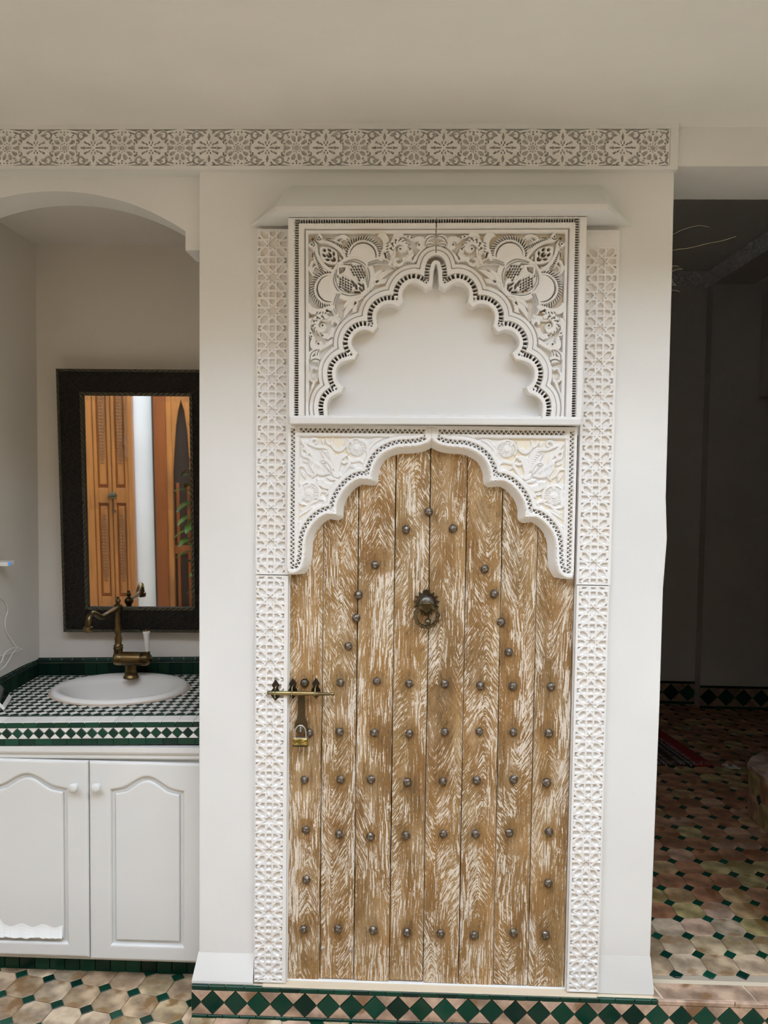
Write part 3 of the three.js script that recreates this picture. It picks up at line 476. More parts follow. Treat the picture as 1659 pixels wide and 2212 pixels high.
// spandrels of the doorway
{
  const W = 0.4225, H = 0.4455, nw = 330, nh = Math.round(nw * H / W), k = nw / 1217, T = ([a, b]) => [(a - 318) * k, (b - 70) / (1355 - 70) * nh];
  const edge = [[[318, 1312], [332, 1338], [368, 1346], [410, 1330], [440, 1300], [462, 1240], [470, 1160], [474, 1080], [492, 1000], [530, 930], [590, 868], [660, 832], [735, 838]], [[735, 838], [738, 770], [758, 700], [800, 630], [860, 568], [935, 530], [1035, 535]], [[1035, 535], [1040, 470], [1062, 400], [1105, 335], [1175, 287], [1260, 258], [1360, 252], [1450, 238], [1505, 212], [1537, 178]]];
  const draw = (x, w, h) => {
    x.fillStyle = grey(250); x.fillRect(0, 0, w, h); const P = pen(x, T, k, 1.1), G = 136;
    P.fill([[414, 172], [1180, 172], [1040, 300], [960, 430], [850, 470], [700, 600], [640, 720], [560, 780], [430, 900], [414, 900]], G, false);
    const pts = []; edge.forEach((l) => pts.push(...P.spline(l, false, 8)));
    const ends = [...pts, ...pts.slice(-14, -1).reverse().map(([a, b]) => [2 * w - a, b])], cl = (wd, l) => { P.path(ends); x.lineCap = 'butt'; x.lineJoin = 'round'; x.strokeStyle = grey(l); x.lineWidth = 2 * wd * k; x.stroke(); };
    // leaf carving
    const c0 = [770, 510];
    for (const [c, r] of [[[905, 268], 66], [[500, 655], 74]]) { P.disc(c, r, 226); P.disc(c, r * 0.6, 205); P.hatch(c, r * 0.55, r, 0, 6.2, 22, 6, 160); P.disc(c, r * 0.3, 236); P.arc(c, r + 14, 2.6, 6.0, 16, 222); }
    P.taper([[905, 190], [985, 230], [1000, 320], [985, 420]], [10, 30, 22, 8], 220); P.taper([[820, 330], [860, 380], [930, 370], [985, 420]], [8, 24, 24, 8], 214); P.taper([[985, 300], [1030, 230], [1100, 190]], [20, 40, 10], 214); P.leaf([[1000, 260], [1060, 200], [1130, 185]], 36, 208, 170);
    P.taper([[420, 560], [440, 640], [430, 740], [480, 760]], [10, 30, 26, 8], 220); P.taper([[560, 700], [600, 700], [640, 720]], [10, 30, 10], 214); P.taper([[430, 800], [470, 790], [520, 740], [580, 720]], [8, 24, 24, 8], 214); P.taper([[560, 560], [590, 640], [580, 720]], [12, 26, 10], 216);
    P.taper([[430, 210], [470, 260], [530, 340], [560, 400]], [16, 30, 22, 12], 226); P.taper([[430, 230], [480, 230], [560, 262], [650, 270], [705, 340], [700, 420]], [10, 24, 20, 30, 30, 14], 224); P.taper([[430, 260], [450, 330], [520, 370], [540, 460], [560, 500]], [10, 22, 26, 30, 10], 222);
    P.spiral([548, 222], 40, 10, 2.4, 0.9, 24, 16, 226); P.spiral([455, 318], 40, 10, 4.4, 0.9, 24, 16, 226);
    P.leaf([[590, 290], [650, 330], [700, 400], [712, 470]], 78, 230); for (let i = 0; i < 8; i++) P.stroke([[622 + i * 9, 300 + i * 18], [652 + i * 7, 296 + i * 18]], 6, 178); P.stroke([[590, 290], [650, 345], [705, 460]], 8, 160);
    P.leaf([[500, 360], [540, 420], [600, 470], [680, 490]], 78, 230); for (let i = 0; i < 8; i++) P.stroke([[512 + i * 18, 392 + i * 10], [508 + i * 19, 420 + i * 9]], 6, 178); P.leaf([[590, 380], [640, 390], [680, 440], [690, 480]], 54, 238, 150); P.disc([632, 402], 8, 120);
    P.taper([[780, 510], [740, 480], [740, 410], [770, 345], [830, 330]], [16, 34, 54, 44, 10], 230); P.spiral([795, 365], 36, 8, 0.4, 0.8, 20, 12, 240); P.taper([[780, 510], [810, 450], [840, 400], [830, 340]], [12, 30, 26, 6], 222);
    P.taper([[750, 540], [700, 590], [640, 590], [590, 560], [570, 530]], [16, 40, 54, 40, 8], 230); P.spiral([610, 560], 34, 8, 2.0, 0.8, 20, 12, 240); P.taper([[750, 540], [690, 530], [650, 520]], [12, 30, 10], 222); P.leaf([[760, 520], [720, 500], [690, 460]], 34, 240);
    P.taper([[700, 180], [690, 230], [720, 280], [760, 290], [800, 260], [820, 190]], [10, 24, 24, 26, 22, 10], 220); P.taper([[640, 190], [660, 230], [690, 250]], [16, 24, 8], 214); P.taper([[412, 430], [460, 430], [490, 480], [520, 510]], [12, 26, 22, 8], 216); P.leaf([[412, 860], [450, 820], [500, 790], [560, 775]], 34, 208, 170); P.disc([770, 275], 24, 224);
    for (const [a, b, c, d, w] of [[430, 470, 470, 540, 30], [520, 560, 480, 600, 26], [600, 640, 650, 650, 28], [650, 640, 690, 680, 24], [1050, 250, 1010, 330, 30], [840, 200, 870, 240, 28], [600, 200, 620, 250, 26], [440, 380, 490, 400, 28], [850, 420, 900, 450, 28], [690, 600, 640, 680, 26], [520, 830, 470, 860, 22], [950, 420, 930, 460, 22], [730, 330, 720, 380, 26], [560, 480, 520, 530, 24]]) P.leaf([[a, b], [(a + c) / 2 + 8, (b + d) / 2 - 6], [c, d]], w, 222, 165);
    // borders
    cl(98, 205); cl(92, 250); const zig = (line, amp, per) => { let acc = 0, s = 1; const out = []; for (let i = 1; i < line.length; i++) { const dx = line[i][0] - line[i - 1][0], dy = line[i][1] - line[i - 1][1]; acc += Math.hypot(dx, dy); if (acc > per * k) { acc = 0; const l = Math.hypot(dx, dy); out.push([line[i][0] + s * dy / l * amp * k, line[i][1] - s * dx / l * amp * k]); s = -s; } } return out; };
    cl(62, 62); cl(30, 250);
    { // zigzag straps in the pierced border that follows the arch
      const c = []; for (let i = 2; i < pts.length - 2; i++) { const dx = pts[i + 1][0] - pts[i - 1][0], dy = pts[i + 1][1] - pts[i - 1][1], l = Math.hypot(dx, dy) || 1; c.push([pts[i][0] + dy / l * 46 * k, pts[i][1] - dx / l * 46 * k]); }
      const dense = []; for (let i = 1; i < c.length; i++) for (let t = 0; t < 6; t++) dense.push([lerp(c[i - 1][0], c[i][0], t / 6), lerp(c[i - 1][1], c[i][1], t / 6)]); P.stroke(zig(dense, 17, 19), 8.5, 236, true);
    }
    const borderZig = (A, B, amp, per, wd) => { const n = Math.round(Math.hypot(B[0] - A[0], B[1] - A[1]) / per), p = []; for (let i = 0; i <= n; i++) { const t = i / n, s = i % 2 ? amp : -amp, dx = B[0] - A[0], dy = B[1] - A[1], l = Math.hypot(dx, dy); p.push(T([A[0] + dx * t - dy / l * s, A[1] + dy * t + dx / l * s])); } P.stroke(p, wd, 236, true); };
    P.fill([[345, 105], [375, 105], [375, 1290], [345, 1290]], 62, false); borderZig([360, 100], [360, 1295], 15, 18, 9);
    P.fill([[420, 105], [1500, 105], [1500, 138], [420, 138]], 62, false); borderZig([410, 121], [1510, 121], 16, 20, 10);
    P.fill([[392, 172], [412, 172], [412, 1180], [392, 1180]], 224, false);
    P.fill([[1478, 92], [1545, 92], [1545, 215], [1506, 200], [1480, 170]], 250, false);
    // the doorway below the arch
    P.path([[-9, T([318, 1312])[1]], ...pts, [w + 9, T([0, 178])[1]], [w + 9, h + 9], [-9, h + 9]]); x.closePath(); x.fillStyle = grey(0); x.fill();
    x.save(); x.clip(); for (let i = 0; i <= 13; i++) { const d = 50 * (1 - i / 13.5); P.path(ends); x.lineJoin = 'round'; const f = lerp(0.10, 0.99, i / 13); x.strokeStyle = grey(Math.round(f < 0.66 ? f / 0.66 * 80 : 80 + (f - 0.66) / 0.34 * 175)); x.lineWidth = 2 * d * k; x.stroke(); } x.restore();
  };
  const Lv = levels(nw, nh, draw, 0), tint = [0.82, 0.73, 0.55];
  const sm = (i, j) => 0.36 * Lv(i, j) + 0.12 * (Lv(i - 1, j) + Lv(i + 1, j) + Lv(i, j - 1) + Lv(i, j + 1)) + 0.04 * (Lv(i - 1, j - 1) + Lv(i + 1, j - 1) + Lv(i - 1, j + 1) + Lv(i + 1, j + 1));
  const D = 0.042;
  for (const side of [-1, 1]) {
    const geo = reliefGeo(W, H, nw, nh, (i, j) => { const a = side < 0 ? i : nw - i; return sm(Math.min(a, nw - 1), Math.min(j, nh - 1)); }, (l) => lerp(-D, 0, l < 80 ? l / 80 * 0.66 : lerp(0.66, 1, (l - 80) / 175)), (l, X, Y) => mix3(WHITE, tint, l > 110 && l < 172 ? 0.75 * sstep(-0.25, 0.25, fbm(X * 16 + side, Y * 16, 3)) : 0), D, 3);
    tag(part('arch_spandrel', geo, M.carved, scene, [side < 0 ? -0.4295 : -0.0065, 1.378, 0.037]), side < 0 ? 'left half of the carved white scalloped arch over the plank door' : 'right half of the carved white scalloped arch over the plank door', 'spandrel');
  }
}
// ------------------------------------------------------------------ the plank door
const studs = [[926, 1106], [877, 1144], [979, 1142], [810, 1221], [1048, 1230], [774, 1286], [1068, 1284], [769, 1336], [1083, 1345], [752, 1397], [1100, 1410], [657, 1477], [735, 1476], [814, 1473], [884, 1478], [961, 1479], [1038, 1483], [1109, 1484], [1191, 1485], [667, 1585], [733, 1583], [808, 1585], [884, 1587], [961, 1583], [1036, 1582], [1110, 1584], [1187, 1586], [657, 1687], [735, 1686], [801, 1686], [880, 1692], [957, 1690], [1030, 1688], [1110, 1686], [1182, 1693], [660, 1795], [732, 1805], [800, 1810], [877, 1807], [958, 1804], [1028, 1804], [1101, 1802], [1187, 1800], [661, 1903], [1185, 1911], [655, 2011], [730, 2010], [806, 2013], [879, 2018], [952, 2020], [1025, 2024], [1110, 2018], [1180, 2023]].map(([a, b]) => onZ(a, b, 0.006));
const gaps = [620, 690.4, 764, 841, 914, 991, 1066, 1141, 1220.5].map((p) => onZ(p, 2080, -0.004).x);
{
  const X0 = -0.43, Y0 = 0.10, DW = 0.86, DH = 1.72, TW = 1536, TH = 2048;
  const col = new Uint8Array(TW * TH * 4), bmp = new Uint8Array(TW * TH * 4), lin = (v) => v;
  const mid = [0.52, 0.40, 0.55, 0.62, 0.30, 0.55, 0.45, 0.5], dir = [-1, 1, 1, -1, 1, -1, 1, 1];
  for (let j = 0; j < TH; j++) { const rowY = Y0 + (j + 0.5) / TH * DH, rowStuds = studs.filter((q) => Math.abs(q.y - rowY) < 0.06); for (let i = 0; i < TW; i++) {
    const x = X0 + (i + 0.5) / TW * DW, y = Y0 + (j + 0.5) / TH * DH;
    let k = 0; while (k < 7 && x > gaps[k + 1]) k++;
    const xl = x - gaps[k], w = gaps[k + 1] - gaps[k], sh = k * 13.7;
    const warp = 0.010 * noise(x * 7 + sh, y * 5) + 0.004 * noise(x * 30 + sh, y * 16);
    const xc = w * mid[k] + 0.016 * noise(sh, y * 2.2) + 0.006 * noise(sh + 5, y * 9), dx = xl - xc;
    const slope = 1.9 + 0.8 * noise(sh + 3, y * 1.7) + 0.25 * noise(x * 20, y * 9 + sh);
    const fold = Math.sqrt(dx * dx + 0.000009), swap = sstep(0.0, 0.18, noise(x * 11 + sh + 60, y * 2.6) - 0.28);
    const chevOf = (s) => { const u = y - s * slope * fold + warp; return noise(u / 0.0040, x / 0.010 + sh) * 0.66 + noise(u / 0.0021 + 40, x / 0.0065 + sh) * 0.60; };
    const chev = swap <= 0 ? chevOf(dir[k]) : swap >= 1 ? chevOf(-dir[k]) : lerp(chevOf(dir[k]), chevOf(-dir[k]), swap);
    const grain = noise((x + warp * 0.8) / 0.0016 + sh, y / 0.030) * 0.8 + noise((x + warp * 0.5) / 0.0032 + sh, y / 0.07 + 9) * 0.45;
    const speck = noise(x / 0.0016 + sh, y / 0.0036) * 0.6 + noise(x / 0.0034 + sh, y / 0.008) * 0.5;
    const where = fbm(x * 22 + sh, y * 5, 3), patch = fbm(x * 17 + sh + 20, y * 5.2 + 3, 5);
    const cm = sstep(-0.22, 0.22, where + 0.0);
    let v = lerp(grain * 0.85, chev, cm) + 0.34 * speck + patch * 0.58 + 0.15;
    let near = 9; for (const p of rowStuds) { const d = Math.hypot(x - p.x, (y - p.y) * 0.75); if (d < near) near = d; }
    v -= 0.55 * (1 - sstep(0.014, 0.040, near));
    const worn = sstep(0.16, 0.42, fbm(x * 9 + 50 + sh, y * 7, 3)); v -= 0.34 * worn;
    const white = sstep(0.10, 0.58, v) * 0.90;
    const fine = noise(x / 0.0016, y / 0.03 + sh), tone = 0.5 + 0.5 * fbm(x * 12 + sh, y * 3.5 + 8, 4) + 0.10 * fine, red = fbm(x * 10 + 77, y * 5 + sh, 3);
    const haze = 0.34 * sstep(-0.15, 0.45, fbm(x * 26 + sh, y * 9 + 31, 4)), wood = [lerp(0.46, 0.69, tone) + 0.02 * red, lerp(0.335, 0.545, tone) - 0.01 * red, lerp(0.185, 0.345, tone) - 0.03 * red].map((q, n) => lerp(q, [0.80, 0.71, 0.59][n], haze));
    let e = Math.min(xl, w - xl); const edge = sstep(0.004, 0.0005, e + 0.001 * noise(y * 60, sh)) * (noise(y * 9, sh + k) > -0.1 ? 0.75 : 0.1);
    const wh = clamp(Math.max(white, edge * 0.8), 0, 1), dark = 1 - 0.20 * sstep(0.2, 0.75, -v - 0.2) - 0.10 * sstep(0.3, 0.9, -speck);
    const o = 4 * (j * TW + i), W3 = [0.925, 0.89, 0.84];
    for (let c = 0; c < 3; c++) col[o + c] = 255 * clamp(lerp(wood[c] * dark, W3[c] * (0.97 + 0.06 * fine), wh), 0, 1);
    col[o + 3] = bmp[o + 3] = 255;
    bmp[o] = bmp[o + 1] = bmp[o + 2] = 255 * clamp(0.62 - 0.32 * white + 0.12 * fine + 0.10 * grain + 0.08 * chev, 0, 1);
  } }
  const tex = (d, s) => { const t = new THREE.DataTexture(d, TW, TH); t.magFilter = THREE.LinearFilter; t.minFilter = THREE.LinearMipmapLinearFilter; t.generateMipmaps = true; if (s) t.colorSpace = THREE.SRGBColorSpace; t.needsUpdate = true; return t; };
  const wood = new THREE.MeshStandardMaterial({ map: tex(col, true), bumpMap: tex(bmp), bumpScale: 0.0028, roughness: 0.75 });
  const door = structGroup('door_1', [0, 0, 0]); tag(door, 'tall whitewashed rough plank door with rows of round studs', 'door');
  const r = rng(5), bottoms = [2118, 2117, 2121, 2121, 2126, 2132, 2130, 2134];
  for (let k = 0; k < 8; k++) {
    const a = gaps[k] + (k ? 0.0011 : 0), b = gaps[k + 1] - 0.0011, yb = onZ((gaps[k] + 0.5) * 0 + 650 + 75 * k, bottoms[k], 0).y, e = () => (r() - 0.5) * 0.0012, right = [], left = [];
    for (let i = 0; i <= 6; i++) { const y = lerp(yb + 0.004, 1.80, i / 6); right.push([b + e(), y]); left.unshift([a + e(), y]); }
    const pts = [[a + 0.003, yb], [b - 0.003, yb], ...right, ...left], g = prism(pts, 0.026, 0.0022), p = g.attributes.position, uv = g.attributes.uv;
    for (let i = 0; i < p.count; i++) uv.setXY(i, (p.getX(i) - X0) / DW, (p.getY(i) - Y0) / DH);
    part('plank', g, wood, door, [0, 0, -0.030 + (r() - 0.5) * 0.003]);
  }
  part('gap_shade_sheet', block(-0.424, 0.426, 0.118, 1.80, -0.060, -0.0335), M.black, door);  // black sheet added behind the planks so their gaps read as deep shade
  const dome = lathe([[0.0128, 0], [0.0132, 0.0015], [0.0126, 0.0045], [0.0105, 0.0078], [0.0072, 0.0102], [0.0035, 0.0115], [0, 0.0118]].reverse(), 16).rotateX(Math.PI / 2);
  studs.forEach((p, i) => { const m = part('stud', dome, i === 11 ? M.bronze : M.stud, door, [p.x, p.y, -0.0045]); m.rotation.z = i * 1.7; m.scale.setScalar(0.95 + 0.1 * r()); });
  for (const [a, b] of [[696, 2051], [757, 2054]]) { const p = onZ(a, b, 0); part('screw_head', lathe([[0, 0.003], [0.005, 0.0026], [0.0062, 0.001], [0.0062, 0]], 12).rotateX(Math.PI / 2), M.steel, door, [p.x, p.y, -0.0045]); }

  // ring knocker: spiked rosette, boss, strap and ring are one part group of the door
  const c = onZ(921, 1302, 0), S = 0.001385, star = [], kn = new THREE.Group(); kn.name = 'knocker'; kn.position.set(c.x, c.y, -0.004); door.add(kn);
  tag(kn, 'brass ring knocker on a spiked rosette'); const n = 15;
  for (let i = 0; i < 2 * n; i++) { const a = Math.PI / 2 + (i + 1) * Math.PI / n, q = (i % 2 ? 21 : 29.5) * S; star.push([q * Math.cos(a), q * Math.sin(a)]); }
  part('rosette', extrude(star, 0, 0.005, 0.0012), M.oldBrass, kn);
  part('boss', lathe([[21 * S, 0], [20.5 * S, 0.004], [18 * S, 0.012], [13 * S, 0.019], [6 * S, 0.023], [0, 0.0242]].reverse(), 28).rotateX(Math.PI / 2), M.bronze, kn, [0, 0, 0.004]);
  for (const s of [1, -1]) part('eyelet', extrude(Array.from({ length: 12 }, (_, i) => [6 * S * Math.cos(i * Math.PI / 6), 6 * S * Math.sin(i * Math.PI / 6)]), 0, 0.004, 0.001, [Array.from({ length: 8 }, (_, i) => [1.6 * S * Math.cos(-i * Math.PI / 4), 1.6 * S * Math.sin(-i * Math.PI / 4)])]), M.oldBrass, kn, [0, s * 23.5 * S, 0.002]);
  part('strap', extrude([[-9.5 * S, 4 * S], [9.5 * S, 4 * S], [9.5 * S, -9 * S], [4 * S, -16 * S], [0, -19 * S], [-4 * S, -16 * S], [-9.5 * S, -9 * S]], 0.024, 0.034, 0.003, [], 2), M.brass, kn);
  { // flat ring with a notched, leafy rim
    const out = [], inn = []; for (let i = 0; i < 96; i++) { const a = i / 96 * Math.PI * 2, q = (28.2 + 1.1 * Math.sin(a * 12)) * S; out.push([q * Math.cos(a), q * Math.sin(a)]); inn.unshift([20 * S * Math.cos(a), 20.5 * S * Math.sin(a)]); }
    const ring = part('ring', extrude(out, -0.005, 0.005, 0.0025, [inn], 2), M.oldBrass, kn, [0.001, -27 * S, 0.022]); ring.rotation.x = rad(9);
    const ticks = []; for (let i = 0; i < 16; i++) { const a = i / 16 * Math.PI * 2 + 0.2, g = new THREE.BoxGeometry(0.0016, 0.0105, 0.0016); g.rotateZ(a - Math.PI / 2 + 0.7); g.translate(24.3 * S * Math.cos(a), 24.3 * S * Math.sin(a), 0.0052); ticks.push(g); }
    part('ring_notches', mergeGeometries(ticks), M.brass, ring);
  }
  part('strike_knob', lathe([[7 * S, 0], [7.5 * S, 0.003], [6 * S, 0.008], [2.5 * S, 0.0105], [0, 0.011]].reverse(), 16).rotateX(Math.PI / 2), M.oldBrass, kn, [4 * S, -42 * S, 0]);

  // slide bolt with its hasp
  const bolt = new THREE.Group(), b0 = onZ(577, 1496.5, 0.022), b1 = onZ(723, 1499.5, 0.022); bolt.name = 'slide_bolt'; door.add(bolt); tag(bolt, 'aged brass slide bolt with a long hanging hasp');
  const L = b1.distanceTo(b0), rod = lathe([[0, 0], [0.0045, 0.001], [0.0064, 0.005], [0.0058, 0.009], [0.0036, 0.0115], [0.0042, 0.014], [0.0060, 0.018], [0.0066, 0.026], [0.0066, 0.10], [0.0070, 0.104], [0.0066, 0.112], [0.0066, L * 0.70], [0.0072, L * 0.71], [0.0066, L * 0.73], [0.0062, L - 0.05], [0.0042, L - 0.016], [0.0036, L - 0.0125], [0.0058, L - 0.009], [0.0062, L - 0.005], [0.0042, L - 0.001], [0, L]], 16).rotateZ(-Math.PI / 2);
  const rm = part('bolt_rod', rod, M.brass, bolt, [b0.x, b0.y, b0.z]); rm.rotation.z = Math.atan2(b1.y - b0.y, b1.x - b0.x);
  for (const [px, zb] of [[597, 0.0165], [632.5, 0.001], [682, -0.003]]) {
    const q = onZ(px, 1491, 0.004), h = 27 * S, br = part('bolt_plate', extrude([[0, h], [5 * S, 20 * S], [8.5 * S, 14 * S], [5 * S, 8 * S], [10 * S, 0], [10 * S, -8 * S], [6 * S, -14 * S], [0, -20 * S], [-6 * S, -14 * S], [-10 * S, -8 * S], [-10 * S, 0], [-5 * S, 8 * S], [-8.5 * S, 14 * S], [-5 * S, 20 * S]], 0, 0.003, 0.0008), M.bronze, bolt, [q.x, q.y, zb]);
    const zr = 0.022 - zb, dy = -6.5 * S; part('bolt_strap', tube([V3(0.003, 13 * S, 0.001), V3(0, 9 * S, zr * 0.6 + 0.004), V3(0, dy + 0.007, zr + 0.004), V3(0, dy, zr + 0.0085), V3(0, dy - 0.008, zr + 0.003), V3(0, -13 * S, 0.001)], 0.0026, 24, 8), M.brass, br);
    part('nail', lathe([[0, 0.002], [0.002, 0.001], [0.0024, 0]], 10).rotateX(Math.PI / 2), M.black, br, [0, 20 * S, 0.003]);
  }
  const hc = onZ(650, 1500, 0.02); const hs = [[7.5, 0], [7, -30], [7.5, -48], [10, -60], [14, -70], [15, -80], [12, -88], [6, -93], [-6, -93], [-12, -88], [-15, -80], [-14, -70], [-10, -60], [-7.5, -48], [-7, -30], [-7.5, 0]].reverse().map(([a, b]) => [a * S, b * S]);
  part('hasp', extrude(hs, 0, 0.0045, 0.0014, [[[-3.4, -70], [-3.4, -84], [3.4, -84], [3.4, -70]].map(([a, b]) => [a * S - 0.001, b * S])]), M.oldBrass, bolt, [hc.x, hc.y + 0.004, 0.006]);
  part('staple', new THREE.TorusGeometry(0.0085, 0.0022, 8, 16, Math.PI).rotateZ(-Math.PI / 2).rotateX(0).rotateY(-Math.PI / 2 + Math.PI).rotateY(Math.PI), M.steel, bolt, [hc.x - 0.0005, onZ(648, 1575, 0.01).y, 0.008]);
}
{ // padlock
  const p = onZ(648.5, 1604, 0.03), S = 0.00137, t = thing('padlock', 'small brass padlock with a steel shackle hanging from the hasp', 'padlock', [p.x, p.y, 0.026]);
  part('body', new RoundedBoxGeometry(33.5 * S, 20 * S, 0.016, 4, 0.005), M.padBrass, t);
  part('ridge', rblock(-16.9 * S, 16.9 * S, -8.5 * S, -4.5 * S, -0.009, 0.0092, 0.0014), M.oldBrass, t);
  part('top_plate', rblock(-16 * S, 16 * S, 9.2 * S, 11.6 * S, -0.007, 0.007, 0.001), M.steel, t);
  const a = 12 * S; part('shackle', tube([V3(-a, 9 * S, 0), V3(-a, 22 * S, 0), V3(-a * 0.8, 31 * S, 0), V3(-a * 0.3, 36.5 * S, 0), V3(a * 0.3, 36.5 * S, 0), V3(a * 0.8, 31 * S, 0), V3(a, 22 * S, 0), V3(a, 9 * S, 0)], 0.0022, 48, 10), M.steel, t);
}
// ------------------------------------------------------------------ wash niche: cabinet
{
  const t = thing('vanity_cabinet', 'white painted cabinet with two arched panel doors under the tiled counter', 'cabinet', [-1.12, 0, -0.118]);
  part('carcass', block(-0.41, 0.416, 0.075, 0.712, -0.55, -0.004), M.paint, t);
  const rail = [[0, 0.752], [0.010, 0.752], [0.013, 0.757], [0.013, 0.768], [0.019, 0.772], [0.022, 0.778], [0.022, 0.795], [0, 0.795]].map(([z, y]) => new THREE.Vector2(z, y));
  part('top_rail', block(-0.41, 0.416, 0.712, 0.794, -0.03, -0.0045), M.paint, t);
  { const g = new THREE.ExtrudeGeometry(new THREE.Shape(rail), { depth: 0.828, bevelEnabled: false }); g.rotateY(-Math.PI / 2).translate(0.416, 0, 0); const m = part('cornice', metreUV(g), M.paint, t, [0, -0.003, -0.004]); m.rotation.z = rad(0.9); }
  const archOutline = (x0, x1, y0, ys, yt, inset = 0) => {     // cathedral top: shoulders, then an S-curve up to a crown
    const a = x0 + inset, b = x1 - inset, m = (a + b) / 2, hw = (b - a) / 2, p = [[a, y0 + inset], [b, y0 + inset], [b, ys - inset]], sh = hw * 0.73;
    p.push([m + sh, ys - inset + 0.006]); for (let i = 1; i < 16; i++) { const s = lerp(1, -1, i / 16); p.push([m + s * sh, ys - inset + 0.006 + (yt - ys) * (0.5 + 0.5 * Math.cos(Math.PI * s)) ** 0.8]); } p.push([m - sh, ys - inset + 0.006], [a, ys - inset]); return p;
  };
  const doorOf = (x0, x1, px0, px1, y0, knobX, peel) => {
    const d = new THREE.Group(); d.name = childName(t, 'cabinet_door'); t.add(d); const y1 = 0.7455, A = archOutline(px0, px1, 0.142, 0.652, 0.692);
    part('stile_frame', extrude(rectPts(x0, x1, y0, y1), 0, 0.018, 0.008, [A.slice().reverse()], 3), M.paint, d);
    part('field', extrude(archOutline(px0 - 0.012, px1 + 0.012, 0.130, 0.66, 0.700), 0, 0.0065, 0), M.paint, d);
    part('raised_panel', extrude(archOutline(px0, px1, 0.142, 0.652, 0.692, 0.011), 0.005, 0.015, 0.007, [], 3), M.paint, d);
    const kb = part('knob', lathe([[0, 0.026], [0.008, 0.0255], [0.0130, 0.022], [0.0140, 0.0185], [0.0120, 0.0145], [0.0065, 0.011], [0.0058, 0.006], [0.008, 0.001], [0.008, 0]], 20).rotateX(Math.PI / 2), M.paint, d, [knobX, onZ(knobX > -0.0 ? 204 : 156, 1697, -0.10).y, 0.017]); kb.scale.setScalar(1.12);
    if (peel) { // curled sheet of paint coming off the foot of the left panel
      const r = rng(3), lo = [], n = 22; for (let i = 0; i <= n; i++) lo.push([lerp(px0 + 0.012, px1 - 0.014, i / n), 0.159 + (r() - 0.5) * 0.007]);
      const pos = [], idx = []; for (let i = 0; i <= n; i++) for (let j = 0; j <= 4; j++) { const s = j / 4; pos.push(lo[i][0], lerp(lo[i][1], 0.196 + 0.006 * Math.sin(i * 0.9) + 0.012 * (i < 3 ? 1 : 0), s), 0.0152 + 0.0095 * (1 - s) ** 1.6 + 0.0012 * Math.sin(i * 1.3) * (1 - s)); if (i < n && j < 4) { const k = i * 5 + j; idx.push(k, k + 5, k + 1, k + 1, k + 5, k + 6); } }
      const g = new THREE.BufferGeometry(); g.setAttribute('position', new THREE.Float32BufferAttribute(pos, 3)); g.setIndex(idx); g.computeVertexNormals(); part('peeling_paint', metreUV(g), M.flake, d);
    }
    return d;
  };
  doorOf(-0.372, 0.0290, -0.297, -0.0430, 0.0945, -0.0115, true);
  doorOf(0.0318, 0.416, 0.1040, 0.3370, 0.0890, 0.0620, false);
  const r = rng(31); let x = -0.44; part('plinth', block(-0.41, 0.416, 0, 0.088, -0.10, -0.056), M.darkGrout, t); while (x < 0.41) { const e = Math.min(0.414, x + 0.0495 + 0.003 * r()); part('plinth_tile', prism(rectPts(x + 0.001, e - 0.001, 0.004, 0.052), 0.008, 0.0012), pick(M.greens, r), t, [0, 0, -0.056]); x = e; }
}
